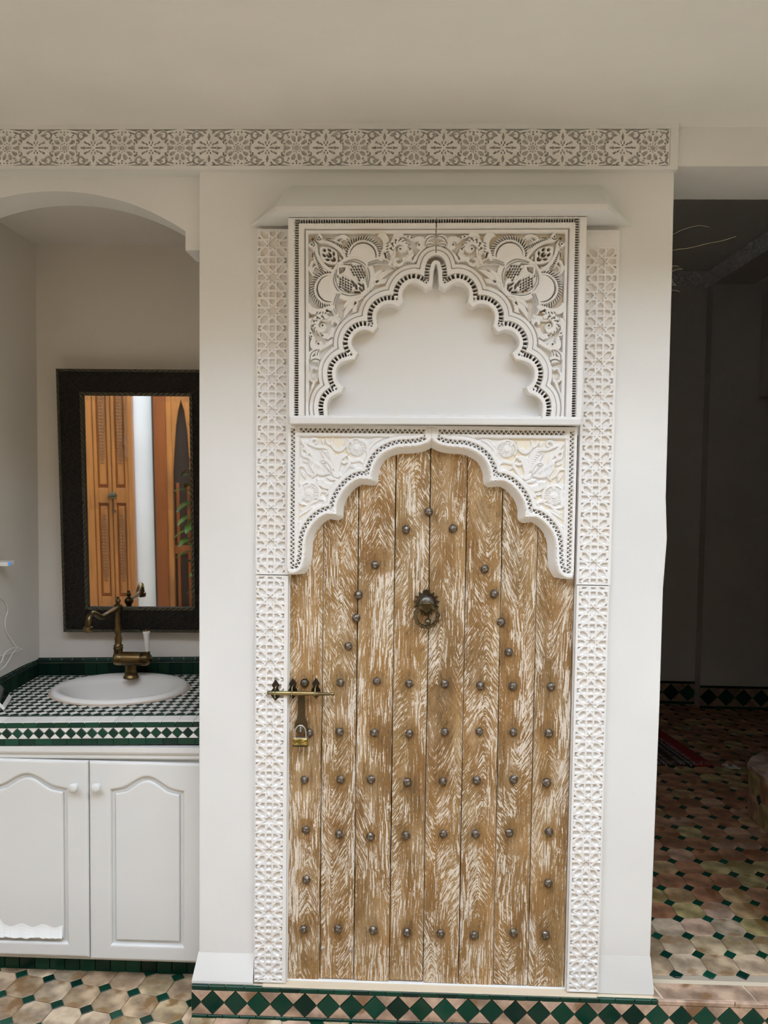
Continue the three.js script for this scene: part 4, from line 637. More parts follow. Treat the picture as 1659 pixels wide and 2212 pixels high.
// ------------------------------------------------------------------ tiled counter
const counter = thing('tiled_countertop', 'washstand counter tiled in green and white checkers with a green diamond band on its edge', 'countertop', [-1.115, 0.871, -0.106]);
counter.rotation.set(0, rad(1.6), rad(1.15), 'YXZ');
const toWorld = (x, y, z) => { counter.updateMatrixWorld(true); return counter.localToWorld(V3(x, y, z)); };
const SINK = { x: -0.002, z: -0.374, a: 0.252, b: 0.199 };
{
  const t = counter, r = rng(41), x0 = -0.41, x1 = 0.412;
  const hole = []; for (let i = 0; i < 40; i++) { const a = -i / 40 * 2 * Math.PI; hole.push([SINK.x + 0.9 * SINK.a * Math.cos(a), -SINK.z + 0.9 * SINK.b * Math.sin(a)]); }
  part('slab', metreUV(extrude(rectPts(x0 + 0.004, x1, 0.006, 0.586), -0.074, -0.005, 0, [hole]).rotateX(-Math.PI / 2)), M.paleGrout, t);
  const front = (name, q, mats, h = 0.006) => part(name, prism(q, h, 0.0009), pick(mats, r), t, [0, 0, -0.006]);
  const row = (y0, y1) => { let x = x0; while (x < x1) { const e = Math.min(x1, x + 0.0505 * (0.86 + 0.3 * r())); front('green_edge_tile', rectPts(x + 0.0004, e - 0.0004, y0, y1), M.greens); x = e; } };
  row(-0.0182, -0.0012); row(-0.0745, -0.0553);
  const P = 0.03435, yc = -0.0368, hh = 0.0172;
  for (let cx = x0 - 0.002; cx < x1 + P; cx += P) {
    const cl = (q) => clipPoly(clipPoly(q, 1, 0, x1), -1, 0, -x0);
    const d = cl([[cx + P / 2 - 0.0006, yc], [cx, yc + hh - 0.0005], [cx - P / 2 + 0.0006, yc], [cx, yc - hh + 0.0005]]); if (d.length > 2) front('green_diamond', d, M.greens);
    for (const up of [1, -1]) { let q = [[cx + 0.001, yc + up * hh], [cx + P - 0.001, yc + up * hh], [cx + P / 2, yc + up * 0.0012]]; if (up > 0) q.reverse(); q = cl(q); if (q.length > 2) front('white_triangle', q, M.whites, 0.0054); }
  }
  // top: white nosing row, thin green row, then checkers set on the diagonal
  const flat = (name, q, mats, h = 0.005) => part(name, floorLay(prism(q, h, 0.0008)), pick(mats, r), t, [0, -0.005, 0]);
  let x = x0; while (x < x1) { const e = Math.min(x1, x + 0.050 + 0.003 * r()); flat('white_nosing_tile', rectPts(x + 0.0006, e - 0.0006, 0.0008, 0.060), M.whites, 0.0056); x = e; }
  x = x0; while (x < x1) { const e = Math.min(x1, x + 0.046 + 0.008 * r()); flat('green_strip_tile', rectPts(x + 0.0005, e - 0.0005, 0.0615, 0.0745), M.greens); x = e; }
  const D = 0.0346, zA = 0.0755, zB = 0.585, ang = rad(-2), greens = [], whites = []; let stuff = { g: [], w: [] };
  for (let j = -1; j < 17; j++) for (let i = -13; i < 14; i++) for (const k of [0, 1]) {
    const u = (i + (k ? 0.5 : 0)) * D, v = zA + 0.006 + (j + (k ? 0.5 : 0)) * D, cx = u * Math.cos(ang) - v * Math.sin(ang) * 0.5 - 0.012, cy = v + u * Math.sin(ang) * 0.0, e = Math.hypot((cx - SINK.x) / SINK.a, (cy + SINK.z) / SINK.b);
    if (e < 0.93) continue; let q = [[cx + D / 2 - 0.0005, cy + 0.0005], [cx + 0.0005, cy + D / 2 - 0.0005], [cx - D / 2 + 0.0005, cy - 0.0005], [cx - 0.0005, cy - D / 2 + 0.0005]];
    for (const [a, b, d] of [[1, 0, x1], [-1, 0, -x0 - 0.006], [0, 1, zB], [0, -1, -zA]]) q = clipPoly(q, a, b, d);
    if (q.length < 3 || polyArea(q) < 2e-5) continue; (k ? whites : greens).push(q);
  }
  const nearFirst = (a, b) => Math.min(...a.map((p) => p[1])) - Math.min(...b.map((p) => p[1])); greens.sort(nearFirst); whites.sort(nearFirst);
  greens.forEach((q, i) => (i < 290 ? flat('green_check_tile', q, M.deepGreens) : stuff.g.push(floorLay(prism(q, 0.005, 0.0008)))));
  whites.forEach((q, i) => (i < 290 ? flat('white_check_tile', q, M.checkWhites) : stuff.w.push(floorLay(prism(q, 0.005, 0.0008)))));
  if (stuff.g.length) part('green_check_field', mergeGeometries(stuff.g), M.deepGreens[1], t, [0, -0.005, 0]).userData.kind = 'stuff';
  if (stuff.w.length) part('white_check_field', mergeGeometries(stuff.w), M.checkWhites[1], t, [0, -0.005, 0]).userData.kind = 'stuff';
}
{ // upstand of dark green tiles round the counter
  const t = thing('tiled_upstand', 'two rows of dark green tiles running along the wall behind the washbasin', 'backsplash', [0, 0, 0]), r = rng(51);
  const run = (A, B, th) => {                                       // from A to B on the wall, front normal to the left of A->B seen from above
    const g = new THREE.Group(); g.name = childName(t, 'tile_run'); g.position.copy(A); g.rotation.set(0, Math.atan2(-(B.z - A.z), B.x - A.x), Math.asin((B.y - A.y) / A.distanceTo(B)), 'YXZ'); t.add(g); const len = A.distanceTo(B);
    part('mortar', block(0, len, 0.0, 0.0665, -0.012, 0.0), M.whites[2], g);
    let x = 0; while (x < len) { const e = Math.min(len, x + 0.049 * (0.94 + 0.1 * r())); part('green_tile', prism(rectPts(x + 0.0010, e - 0.0010, 0.001, 0.0500), 0.008, 0.001), pick(M.deepGreens, r), g); x = e; }
    x = -0.0; while (x < len) { const e = Math.min(len, x + 0.048 * (0.7 + 0.5 * r())), m = part('green_cap_tile', prism(rectPts(x + 0.0006, e - 0.0006, 0, 0.019), 0.007, 0.0012), pick(M.deepGreens, r), g, [0, 0.0515, 0.001]); m.rotation.x = rad(-32); x = e; }
  };
  const bl = toWorld(-0.408, -0.001, -0.588), br = toWorld(0.412, -0.001, -0.588), fl = toWorld(-0.404, -0.001, -0.02);
  run(bl, br); run(V3(fl.x, fl.y, fl.z), V3(bl.x + 0.004, bl.y, bl.z));
}
{ // basin
  const s = toWorld(SINK.x, 0, SINK.z), t = thing('washbasin', 'white oval ceramic drop-in washbasin set into the checkered counter', 'sink', [s.x, s.y, s.z]); t.rotation.set(0, rad(-5), rad(1.15), 'YXZ');
  const prof = [[1, -0.004, 0, 0], [1.0, 0.004, 0, 0], [0.985, 0.011, 0, 0], [0.955, 0.0155, 0, 0], [0.91, 0.0165, 0.001, 0], [0.865, 0.014, 0.004, 0], [0.835, 0.008, 0.008, 0], [0.815, -0.002, 0.011, 0], [0.795, -0.02, 0.012, 0], [0.76, -0.05, 0.012, 0], [0.70, -0.085, 0.012, 0], [0.58, -0.12, 0.010, 0], [0.40, -0.138, 0.006, 0], [0.2, -0.145, 0.002, 0], [0.0, -0.147, 0, 0]], n = 72, pos = [], idx = [];
  prof.forEach(([k, y, dz], i) => { for (let j = 0; j < n; j++) { const a = j / n * 2 * Math.PI, back = Math.max(0, -Math.sin(a)), kk = i > 3 ? k - 0.055 * back * sstep(0.91, 0.83, k) : k; pos.push(SINK.a * kk * Math.cos(a), y, SINK.b * kk * Math.sin(a) + dz); } });
  for (let i = 0; i < prof.length - 1; i++) for (let j = 0; j < n; j++) { const a = i * n + j, b = i * n + (j + 1) % n; idx.push(a, b, a + n, b, b + n, a + n); }
  const g = new THREE.BufferGeometry(); g.setAttribute('position', new THREE.Float32BufferAttribute(pos, 3)); g.setIndex(idx.reverse()); g.computeVertexNormals();
  part('bowl', g, M.ceramic, t);
  const se = []; for (let j = 0; j < 60; j++) { const a = j / 60 * 2 * Math.PI; se.push(V3(SINK.a * 1.008 * Math.cos(a), 0.001, SINK.b * 1.01 * Math.sin(a))); }
  part('sealant', tube(se, 0.0038, 120, 6, true), new THREE.MeshStandardMaterial({ color: rgb(0.50, 0.40, 0.32), roughness: 0.7 }), t);
  part('drain', lathe([[0, 0.004], [0.018, 0.003], [0.022, 0]], 20), M.steel, t, [0, -0.145, 0.002]);
}
{ // tap
  const zc = -0.600, at = (px, py) => onZ(px, py, zc), b = at(283, 1462), c = at(255, 1400), o = V3(b.x, b.y, zc);
  const t = thing('mixer_tap', 'antique brass mixer tap with swan spout and white lever at the back of the basin', 'tap', [o.x, o.y, o.z]);
  const L = (px, py, dz = 0) => onZ(px, py, zc + dz).sub(o), S = 2.9 / FOCAL;
  part('pedestal', lathe([[0.029, 0], [0.029, 0.004], [0.0255, 0.010], [0.0225, 0.014], [0.0235, 0.020], [0.0225, 0.026], [0.0225, 0.052]], 24), M.tap, t, [0, -0.003, 0]);
  const A = L(245, 1422), B = L(328, 1423), len = B.x - A.x;
  part('mixer_body', lathe([[0, 0], [0.014, 0.001], [0.0225, 0.005], [0.0265, 0.012], [0.0265, 0.034], [0.0245, 0.036], [0.0265, 0.040], [0.0265, len * 0.70], [0.0240, len * 0.715], [0.0268, len * 0.74], [0.0270, len * 0.84], [0.0225, len * 0.93], [0.013, len * 0.985], [0, len]], 28).rotateZ(-Math.PI / 2), M.tap, t, [A.x, A.y, A.z]);
  const y0 = L(257, 1412).y, y1 = L(252.5, 1312).y, cx = L(255.5, 1390).x, h = y1 - y0, f = (v) => y0 + v * h;
  part('riser', lathe([[0.0168, f(0)], [0.0168, f(0.09)], [0.0178, f(0.11)], [0.0193, f(0.13)], [0.0152, f(0.15)], [0.0188, f(0.18)], [0.0122, f(0.205)], [0.0127, f(0.26)], [0.0142, f(0.34)], [0.0096, f(0.42)], [0.0142, f(0.46)], [0.0144, f(0.54)], [0.0122, f(0.545)], [0.0137, f(0.56)], [0.0137, f(0.62)], [0.0117, f(0.63)], [0.0130, f(0.66)], [0.0130, f(0.74)], [0.0096, f(0.82)], [0.0112, f(0.86)], [0.0114, f(0.92)], [0.0168, f(0.95)], [0.0183, f(1.0)], [0.0152, f(1.05)], [0.0091, f(1.08)], [0.0050, f(1.09)], [0.0087, f(1.11)], [0.0107, f(1.14)], [0.0081, f(1.175)], [0.0042, f(1.185)], [0.0061, f(1.205)], [0.0061, f(1.225)], [0, f(1.24)]], 22), M.tap, t, [cx, 0, 0]);
  const sp = [L(252.5, 1313, 0.012), L(244, 1319, 0.05), L(231, 1327, 0.105), L(220, 1333, 0.145), L(214, 1331, 0.165), L(207, 1326.5, 0.19), L(201, 1325, 0.212), L(195.5, 1329, 0.232), L(192, 1338, 0.243), L(191, 1350, 0.247), L(190.6, 1358, 0.248)];
  part('spout', tube(sp, 0.0098, 70, 12), M.tap, t); const e = sp[10];
  part('aerator', lathe([[0.009, 0.010], [0.014, 0.008], [0.0165, 0.005], [0.0165, 0.0], [0.0145, -0.002], [0.0155, -0.005], [0.0145, -0.010], [0, -0.010]].reverse(), 20), M.tap, t, [e.x, e.y - 0.001, e.z]);
  const j = L(318.5, 1411), k = L(316.5, 1364), lv = new THREE.Group(); lv.name = 'lever'; lv.position.set(j.x, j.y - 0.005, 0.0); lv.rotation.z = Math.atan2(j.x - k.x, k.y - j.y); t.add(lv); const ll = k.y - j.y + 0.004;
  part('lever_foot', lathe([[0.006, -0.004], [0.0085, 0.004], [0.011, 0.010], [0.007, 0.012]], 16), M.tap, lv); part('lever_grip', lathe([[0.0072, 0.012], [0.0085, 0.015], [0.0118, ll - 0.008], [0.0145, ll - 0.004], [0.0135, ll + 0.001], [0.006, ll + 0.003], [0, ll + 0.003]], 20), M.ceramic, lv); part('lever_cap', lathe([[0.0085, ll + 0.002], [0.0090, ll + 0.006], [0.0055, ll + 0.009], [0, ll + 0.0095]], 16), M.tap, lv);
}
{ // mirror hanging tilted from the back wall
  const cen = V3(-1.117, 1.558, -0.664), w = 0.604, h = 1.02, t = thing('wall_mirror', 'tall mirror in a dark embossed metal frame hanging over the washbasin', 'mirror', [cen.x, cen.y, cen.z]);
  t.rotation.set(rad(2.2), rad(2.3), rad(0.3), 'YXZ');
  const emb = dataTex(512, 512, (u, v) => { let d = 9; for (let k = 0; k < 3; k++) { const a = fbm(u * 26 + 9 * k, v * 26 + 5 * k, 2, 26), e = Math.abs(a); d = Math.min(d, e); } return sstep(0.02, 0.11, d); });
  const embC = dataTex(512, 512, (u, v) => { let d = 9; for (let k = 0; k < 3; k++) { const a = fbm(u * 26 + 9 * k, v * 26 + 5 * k, 2, 26); d = Math.min(d, Math.abs(a)); } const s = sstep(0.07, 0.02, d); return [0.05 + 0.15 * s, 0.042 + 0.135 * s, 0.035 + 0.115 * s]; }, true);
  emb.repeat.set(6.5, 6.5); embC.repeat.set(6.5, 6.5);
  const dark = new THREE.MeshStandardMaterial({ map: embC, bumpMap: emb, bumpScale: -0.0012, metalness: 0.5, roughness: 0.5 }), edge = new THREE.MeshStandardMaterial({ color: rgb(0.02, 0.018, 0.015), metalness: 0.5, roughness: 0.55 });
  const bead = new THREE.MeshStandardMaterial({ color: rgb(0.085, 0.08, 0.058), metalness: 0.6, roughness: 0.45 });
  const f = 0.1, X = w / 2, Y = h / 2;
  const rails = [[[-X, -Y], [X, -Y], [X - f, -Y + f], [-X + f, -Y + f]], [[X, -Y], [X, Y], [X - f, Y - f], [X - f, -Y + f]], [[X, Y], [-X, Y], [-X + f, Y - f], [X - f, Y - f]], [[-X, Y], [-X, -Y], [-X + f, -Y + f], [-X + f, Y - f]]];
  for (const q of rails) part('frame_rail', extrude(q, -0.010, 0.020, 0.0025), dark, t);
  const rope = (x0, y0, x1, y1, wd) => { // twisted beading: slanted lozenges on a strip
    const len = Math.hypot(x1 - x0, y1 - y0), a = Math.atan2(y1 - y0, x1 - x0), n = Math.round(len / 0.021), gs = [];
    for (let i = 0; i < n; i++) { const u = (i + 0.06) * len / n, v = (i + 0.94) * len / n, s = (i < n / 2 ? 1 : -1) * 0.008, g = prism([[u + s, -wd / 2], [v + s, -wd / 2], [v - s, wd / 2], [u - s, wd / 2]], 0.005, 0.0022); gs.push(g); }
    const g = mergeGeometries(gs); g.rotateZ(a); g.translate(x0, y0, 0.0195); const m = part('beading', g, bead, t); const b = new THREE.BoxGeometry(len, wd, 0.004); b.rotateZ(a); b.translate((x0 + x1) / 2, (y0 + y1) / 2, 0.0185); part('beading_bed', b, edge, t); return m;
  };
  for (const [o, wd] of [[0.005, 0.0105], [f - 0.007, 0.0125]]) { const a = X - o, b = Y - o; rope(-a, b, a, b, wd); rope(-a, -b, a, -b, wd); rope(-a, -b, -a, b, wd); rope(a, -b, a, b, wd); }
  for (const [sx, sy] of [[1, 1], [1, -1], [-1, 1], [-1, -1]]) { const g = new THREE.BoxGeometry(f * 1.36, 0.005, 0.003); g.rotateZ(Math.atan2(sy, sx)); g.translate(sx * (X - f / 2), sy * (Y - f / 2), 0.0202); part('mitre_band', g, edge, t); }
  part('mirror_glass', new THREE.PlaneGeometry(w - 2 * f + 0.004, h - 2 * f + 0.004).translate(0, 0, 0.012), new THREE.MeshStandardMaterial({ color: rgb(0.86, 0.87, 0.86), metalness: 1, roughness: 0.02 }), t);
  part('backing_board', block(-X + 0.01, X - 0.01, -Y + 0.01, Y - 0.01, -0.018, -0.009), edge, t);
}
// ------------------------------------------------------------------ small things in the niche
{ // phone leaning on the upstand, screen up
  const a = hit(12, 1531, 1, 0.875), b = hit(27, 1506, 1, 0.872), ex = b.clone().sub(a), wd = ex.length(); ex.normalize();
  const up = V3(-0.60, 0.66, -0.10); up.addScaledVector(ex, -up.dot(ex)).normalize(); const nrm = ex.clone().cross(up).normalize();
  const t = thing('smartphone', 'white smartphone with a dark screen leaning at the left end of the counter', 'phone', [a.x, a.y, a.z]); t.quaternion.setFromRotationMatrix(new THREE.Matrix4().makeBasis(ex, up, nrm));
  const H = 0.14; part('case', new RoundedBoxGeometry(wd, H, 0.0105, 3, 0.0035).translate(wd / 2, H / 2, -0.00525), M.plastic, t);
  part('screen', rblock(0.0025, wd - 0.0025, 0.017, H - 0.015, -0.001, 0.0006, 0.0004), new THREE.MeshPhysicalMaterial({ color: rgb(0.006, 0.010, 0.008), roughness: 0.08 }), t);
  part('charging_port', rblock(wd * 0.38, wd * 0.62, -0.0006, 0.002, -0.0056, -0.0026, 0.0006), M.black, t); part('speaker_slot', rblock(wd * 0.70, wd * 0.88, -0.0006, 0.002, -0.0050, -0.0032, 0.0005), M.black, t);
}
{ // thin white charger block with a blue light, and its cable
  const p = hit(27, 1217, 0, -1.474), t = thing('usb_charger', 'slim white plug with a glowing blue end on the left niche wall', 'charger', [-1.535, p.y, p.z]);
  part('body', new RoundedBoxGeometry(0.056, 0.0155, 0.05, 3, 0.003).translate(0.028, 0, 0), M.plastic, t);
  part('indicator_light', lathe([[0, 0.003], [0.004, 0.0025], [0.0062, 0.0008], [0.0064, 0]], 14).rotateZ(-Math.PI / 2), new THREE.MeshStandardMaterial({ color: rgb(0.05, 0.2, 0.5), emissive: rgb(0.02, 0.22, 0.75), emissiveIntensity: 0.12 }), t, [0.056, 0.0005, 0.012]);
  const q = (a, b, x) => hit(a, b, 0, x), c = [q(-12, 1268, -1.531), q(0, 1288, -1.531), q(13, 1304, -1.531), q(17, 1318, -1.530), q(11, 1340, -1.530), q(13, 1363, -1.530), q(24, 1381, -1.529), q(37, 1398, -1.520), q(50, 1402, -1.512), q(55, 1400, -1.516), q(42, 1405, -1.526), q(20, 1412, -1.528), q(4, 1416, -1.529), q(-14, 1422, -1.529)];
  tag(part('charging_cable', tube(c, 0.0017, 140, 7), M.plastic, scene), 'thin white cable hanging down the left niche wall', 'cable');
  const d = [q(-10, 1440, -1.526), q(4, 1428, -1.524), q(10, 1412, -1.520), q(22, 1402, -1.516), q(36, 1400, -1.514), q(28, 1410, -1.518), q(20, 1425, -1.522), q(10, 1440, -1.526), q(-8, 1452, -1.530)];
  tag(part('charging_cable', tube(d, 0.0017, 100, 7), M.plastic, scene), 'white cable curling in a loop just above the green tile upstand', 'cable');
}
// ------------------------------------------------------------------ dark room
{ // tiled skirting at the back
  const run = (label, x0, x1, z) => { const t = tag(thing('tiled_skirting', label, 'skirting', [0, 0.107, z]), null), r = rng(61); part('bed', block(x0, x1, 0, 0.160, -0.015, 0), M.pinks[2], t); const P = 0.118; for (let cx = x0 + P / 2; cx < Math.min(x1, 2.6); cx += P) part('green_diamond', prism([[cx + P / 2, 0.080], [cx, 0.139], [cx - P / 2, 0.080], [cx, 0.021]], 0.004, 0.001), pick(M.greens, r), t); for (let cx = x0; cx < Math.min(x1, 2.6); cx += 0.1) for (const y of [0.001, 0.143]) part('green_tile', prism(rectPts(cx + 0.001, Math.min(cx + 0.099, x1), y, y + 0.016), 0.005, 0.001), pick(M.greens, r), t); };
  run('tiled skirting along the far wall of the dark room, left of its corner', 0.42, 1.94, -3.05); run('tiled skirting under the pier at the right end of the dark room', 1.94, 3.2, -2.95);
}
{ // raised tiled bench
  const t = thing('tiled_bench', 'low bench clad in clay octagons at the right edge of the dark passage', 'bench', [0, 0, 0]), r = rng(71), y0 = 0.107, y1 = 0.352, xf = 1.540, zb = -1.29;
  const foot = [[xf + 0.006, 0.35], [2.2, 0.35], [2.2, 1.52], [1.70, 1.47], [xf + 0.05, 1.365], [xf + 0.006, 1.29]];
  part('core', metreUV(extrude(foot, y0, y1 - 0.03).rotateX(-Math.PI / 2)), M.grout, t);
  const g = prism([[0, 0], [0.30, 0], [0.30, 0.035], [0, 0.035]], 0.02, 0.003);
  part('coping_slab', metreUV(extrude([[xf - 0.006, 0.34], [2.2, 0.34], [2.2, 0.83], [xf - 0.006, 0.83]], y1 - 0.03, y1, 0.005).rotateX(-Math.PI / 2)), M.pinks[0], t);
  part('coping_slab', metreUV(extrude([[xf - 0.006, 0.832], [2.2, 0.832], [2.2, 1.53], [1.70, 1.475], [xf + 0.042, 1.368], [xf - 0.006, 1.295]], y1 - 0.03, y1, 0.005).rotateX(-Math.PI / 2)), M.pinks[1], t);
  const P = 0.112; for (let k = 0; k < 8; k++) for (let j = 0; j < 2; j++) { const z = zb + (k + 0.5) * P, y = y0 + 0.004 + (j + 0.5) * P; let m = part('octagon_tile', prism(octagon(P, 0.026), 0.007, 0.0015), pick(M.reds, r), t, [xf + 0.006, y, z]); m.rotation.y = -Math.PI / 2; if (j === 0) { m = part('green_inset', prism(diamond(0.0245), 0.007, 0.001), pick(M.greens, r), t, [xf + 0.006, y + P / 2, z + P / 2]); m.rotation.y = -Math.PI / 2; } }
}
{ // rug and its fringe
  const c = document.createElement('canvas'); c.width = 512; c.height = 1024; const x = c.getContext('2d'); x.fillStyle = '#2b1712'; x.fillRect(0, 0, 512, 1024); x.fillStyle = '#7a1410'; x.fillRect(446, 0, 66, 1024); const r = rng(81);
  for (let k = 0; k < 10; k++) { const X = 12 + k * 46; x.fillStyle = '#9a9088'; if (k % 2) x.fillRect(X, 0, 5, 1024); for (let y = 0; y < 1024; y += 9) { x.fillStyle = r() > 0.3 ? '#a79d92' : '#4a2a20'; x.fillRect(X + 12 + (y % 18 ? 8 : 0), y, 9, 5); x.fillRect(X + 26 - (y % 18 ? 8 : 0), y, 6, 5); } }
  for (let X = 0; X < 512; X += 8) for (let y = 0; y < 80; y += 9) if (r() > 0.45) { x.fillStyle = '#b0a69a'; x.fillRect(X, 1024 - y, 5, 5); }
  const tex = new THREE.CanvasTexture(c); tex.colorSpace = THREE.SRGBColorSpace;
  const a = onY(1421, 1651, 0.117), b = onY(1542, 1653, 0.117), d = onY(1436, 1570, 0.117), L0 = a.clone().addScaledVector(b.clone().sub(a).normalize(), -0.45), dir = V3(-0.045, 0, -1), far = 0.80;
  const P = [L0, b, b.clone().addScaledVector(dir, far).add(V3(-0.10, 0, 0)), L0.clone().addScaledVector(dir, far)], pos = [], uv = [], idx = [], N = 12;
  for (const top of [1, 0]) for (let j = 0; j <= N; j++) for (let i = 0; i <= N; i++) { const u = i / N, v = j / N, p = P[0].clone().lerp(P[1], u).lerp(P[3].clone().lerp(P[2], u), v); pos.push(p.x, 0.1085 + top * (0.009 + 0.0015 * Math.sin(7 * u + 5 * v)), p.z); uv.push(u, v); }
  const o = (N + 1) * (N + 1); for (let j = 0; j < N; j++) for (let i = 0; i < N; i++) { const k = j * (N + 1) + i; idx.push(k, k + 1, k + N + 1, k + 1, k + N + 2, k + N + 1); }
  const rim = []; for (let i = 0; i < N; i++) rim.push([i, i + 1], [(i + 1) * (N + 1) + N, i * (N + 1) + N].reverse(), [N * (N + 1) + i + 1, N * (N + 1) + i], [(i + 1) * (N + 1), i * (N + 1)]); for (const [p, q] of rim) idx.push(p, p + o, q, q, p + o, q + o);
  const g = new THREE.BufferGeometry(); g.setAttribute('position', new THREE.Float32BufferAttribute(pos, 3)); g.setAttribute('uv', new THREE.Float32BufferAttribute(uv, 2)); g.setIndex(idx); g.computeVertexNormals();
  tag(part('rug', g, new THREE.MeshStandardMaterial({ map: tex, roughness: 1 }), scene), 'dark red woven rug with pale dotted stripes on the dark room floor', 'rug');
  const s = onY(1570, 1653, 0.115), gs = []; for (let i = 0; i < 9; i++) { const q = V3(s.x - 0.035 + 0.02 * r() + i * 0.006, 0.112, s.z - 0.03 + 0.09 * r()); gs.push(tube([q, q.clone().add(V3(0.03 * (r() - 0.3), 0.006, 0.03 * (r() - 0.5))), q.clone().add(V3(0.05 * r(), 0.001, 0.06 * (r() - 0.3)))], 0.0032, 10, 5)); }
  tag(part('wool_tassel', mergeGeometries(gs), new THREE.MeshStandardMaterial({ color: rgb(0.6, 0.57, 0.52), roughness: 1 }), scene), 'loose pale wool tassel lying on the floor just right of the rug', 'tassel');
}
{ // dry stems poking out from behind the pier
  const straw = new THREE.MeshStandardMaterial({ color: rgb(0.52, 0.48, 0.34), roughness: 0.7 }), q = (a, b, z) => onZ(a, b, z);
  const stem = (label, pts, r) => tag(part('dry_stem', tube([V3(0.66, pts[0].y - 0.05, -0.284), ...pts], r, 50, 6), straw, scene), label, 'dry stem', 'dry stems behind the pier');
  stem('upper of the two long thin dry stems poking out from behind the white pier', [q(1452, 507, -0.285), q(1475, 496, -0.287), q(1500, 489, -0.289), q(1518, 487.5, -0.292), q(1531, 491, -0.296)], 0.0008);
  stem('lower and longer of the two thin dry stems poking out from behind the white pier', [q(1451, 541, -0.285), q(1488, 536, -0.287), q(1525, 527, -0.289), q(1560, 520, -0.292), q(1590, 511, -0.296)], 0.0009);
  const gs = []; for (const [a, b, c, d] of [[1450, 576, 1466, 576], [1448, 587, 1474, 581], [1447, 603, 1459, 617], [1447, 612, 1455, 604], [1447, 618, 1462, 617], [1448, 628, 1468, 630]]) { const A = q(a, b, -0.285), B = q(c, d, -0.292); gs.push(tube([V3(0.68, A.y, -0.283), A, A.clone().lerp(B, 0.6).add(V3(0, 0.003, 0)), B], 0.0008, 14, 5)); }
  tag(part('frayed_straw', mergeGeometries(gs), straw, scene), 'short frayed straw ends showing at the back edge of the white pier', 'straw');
}
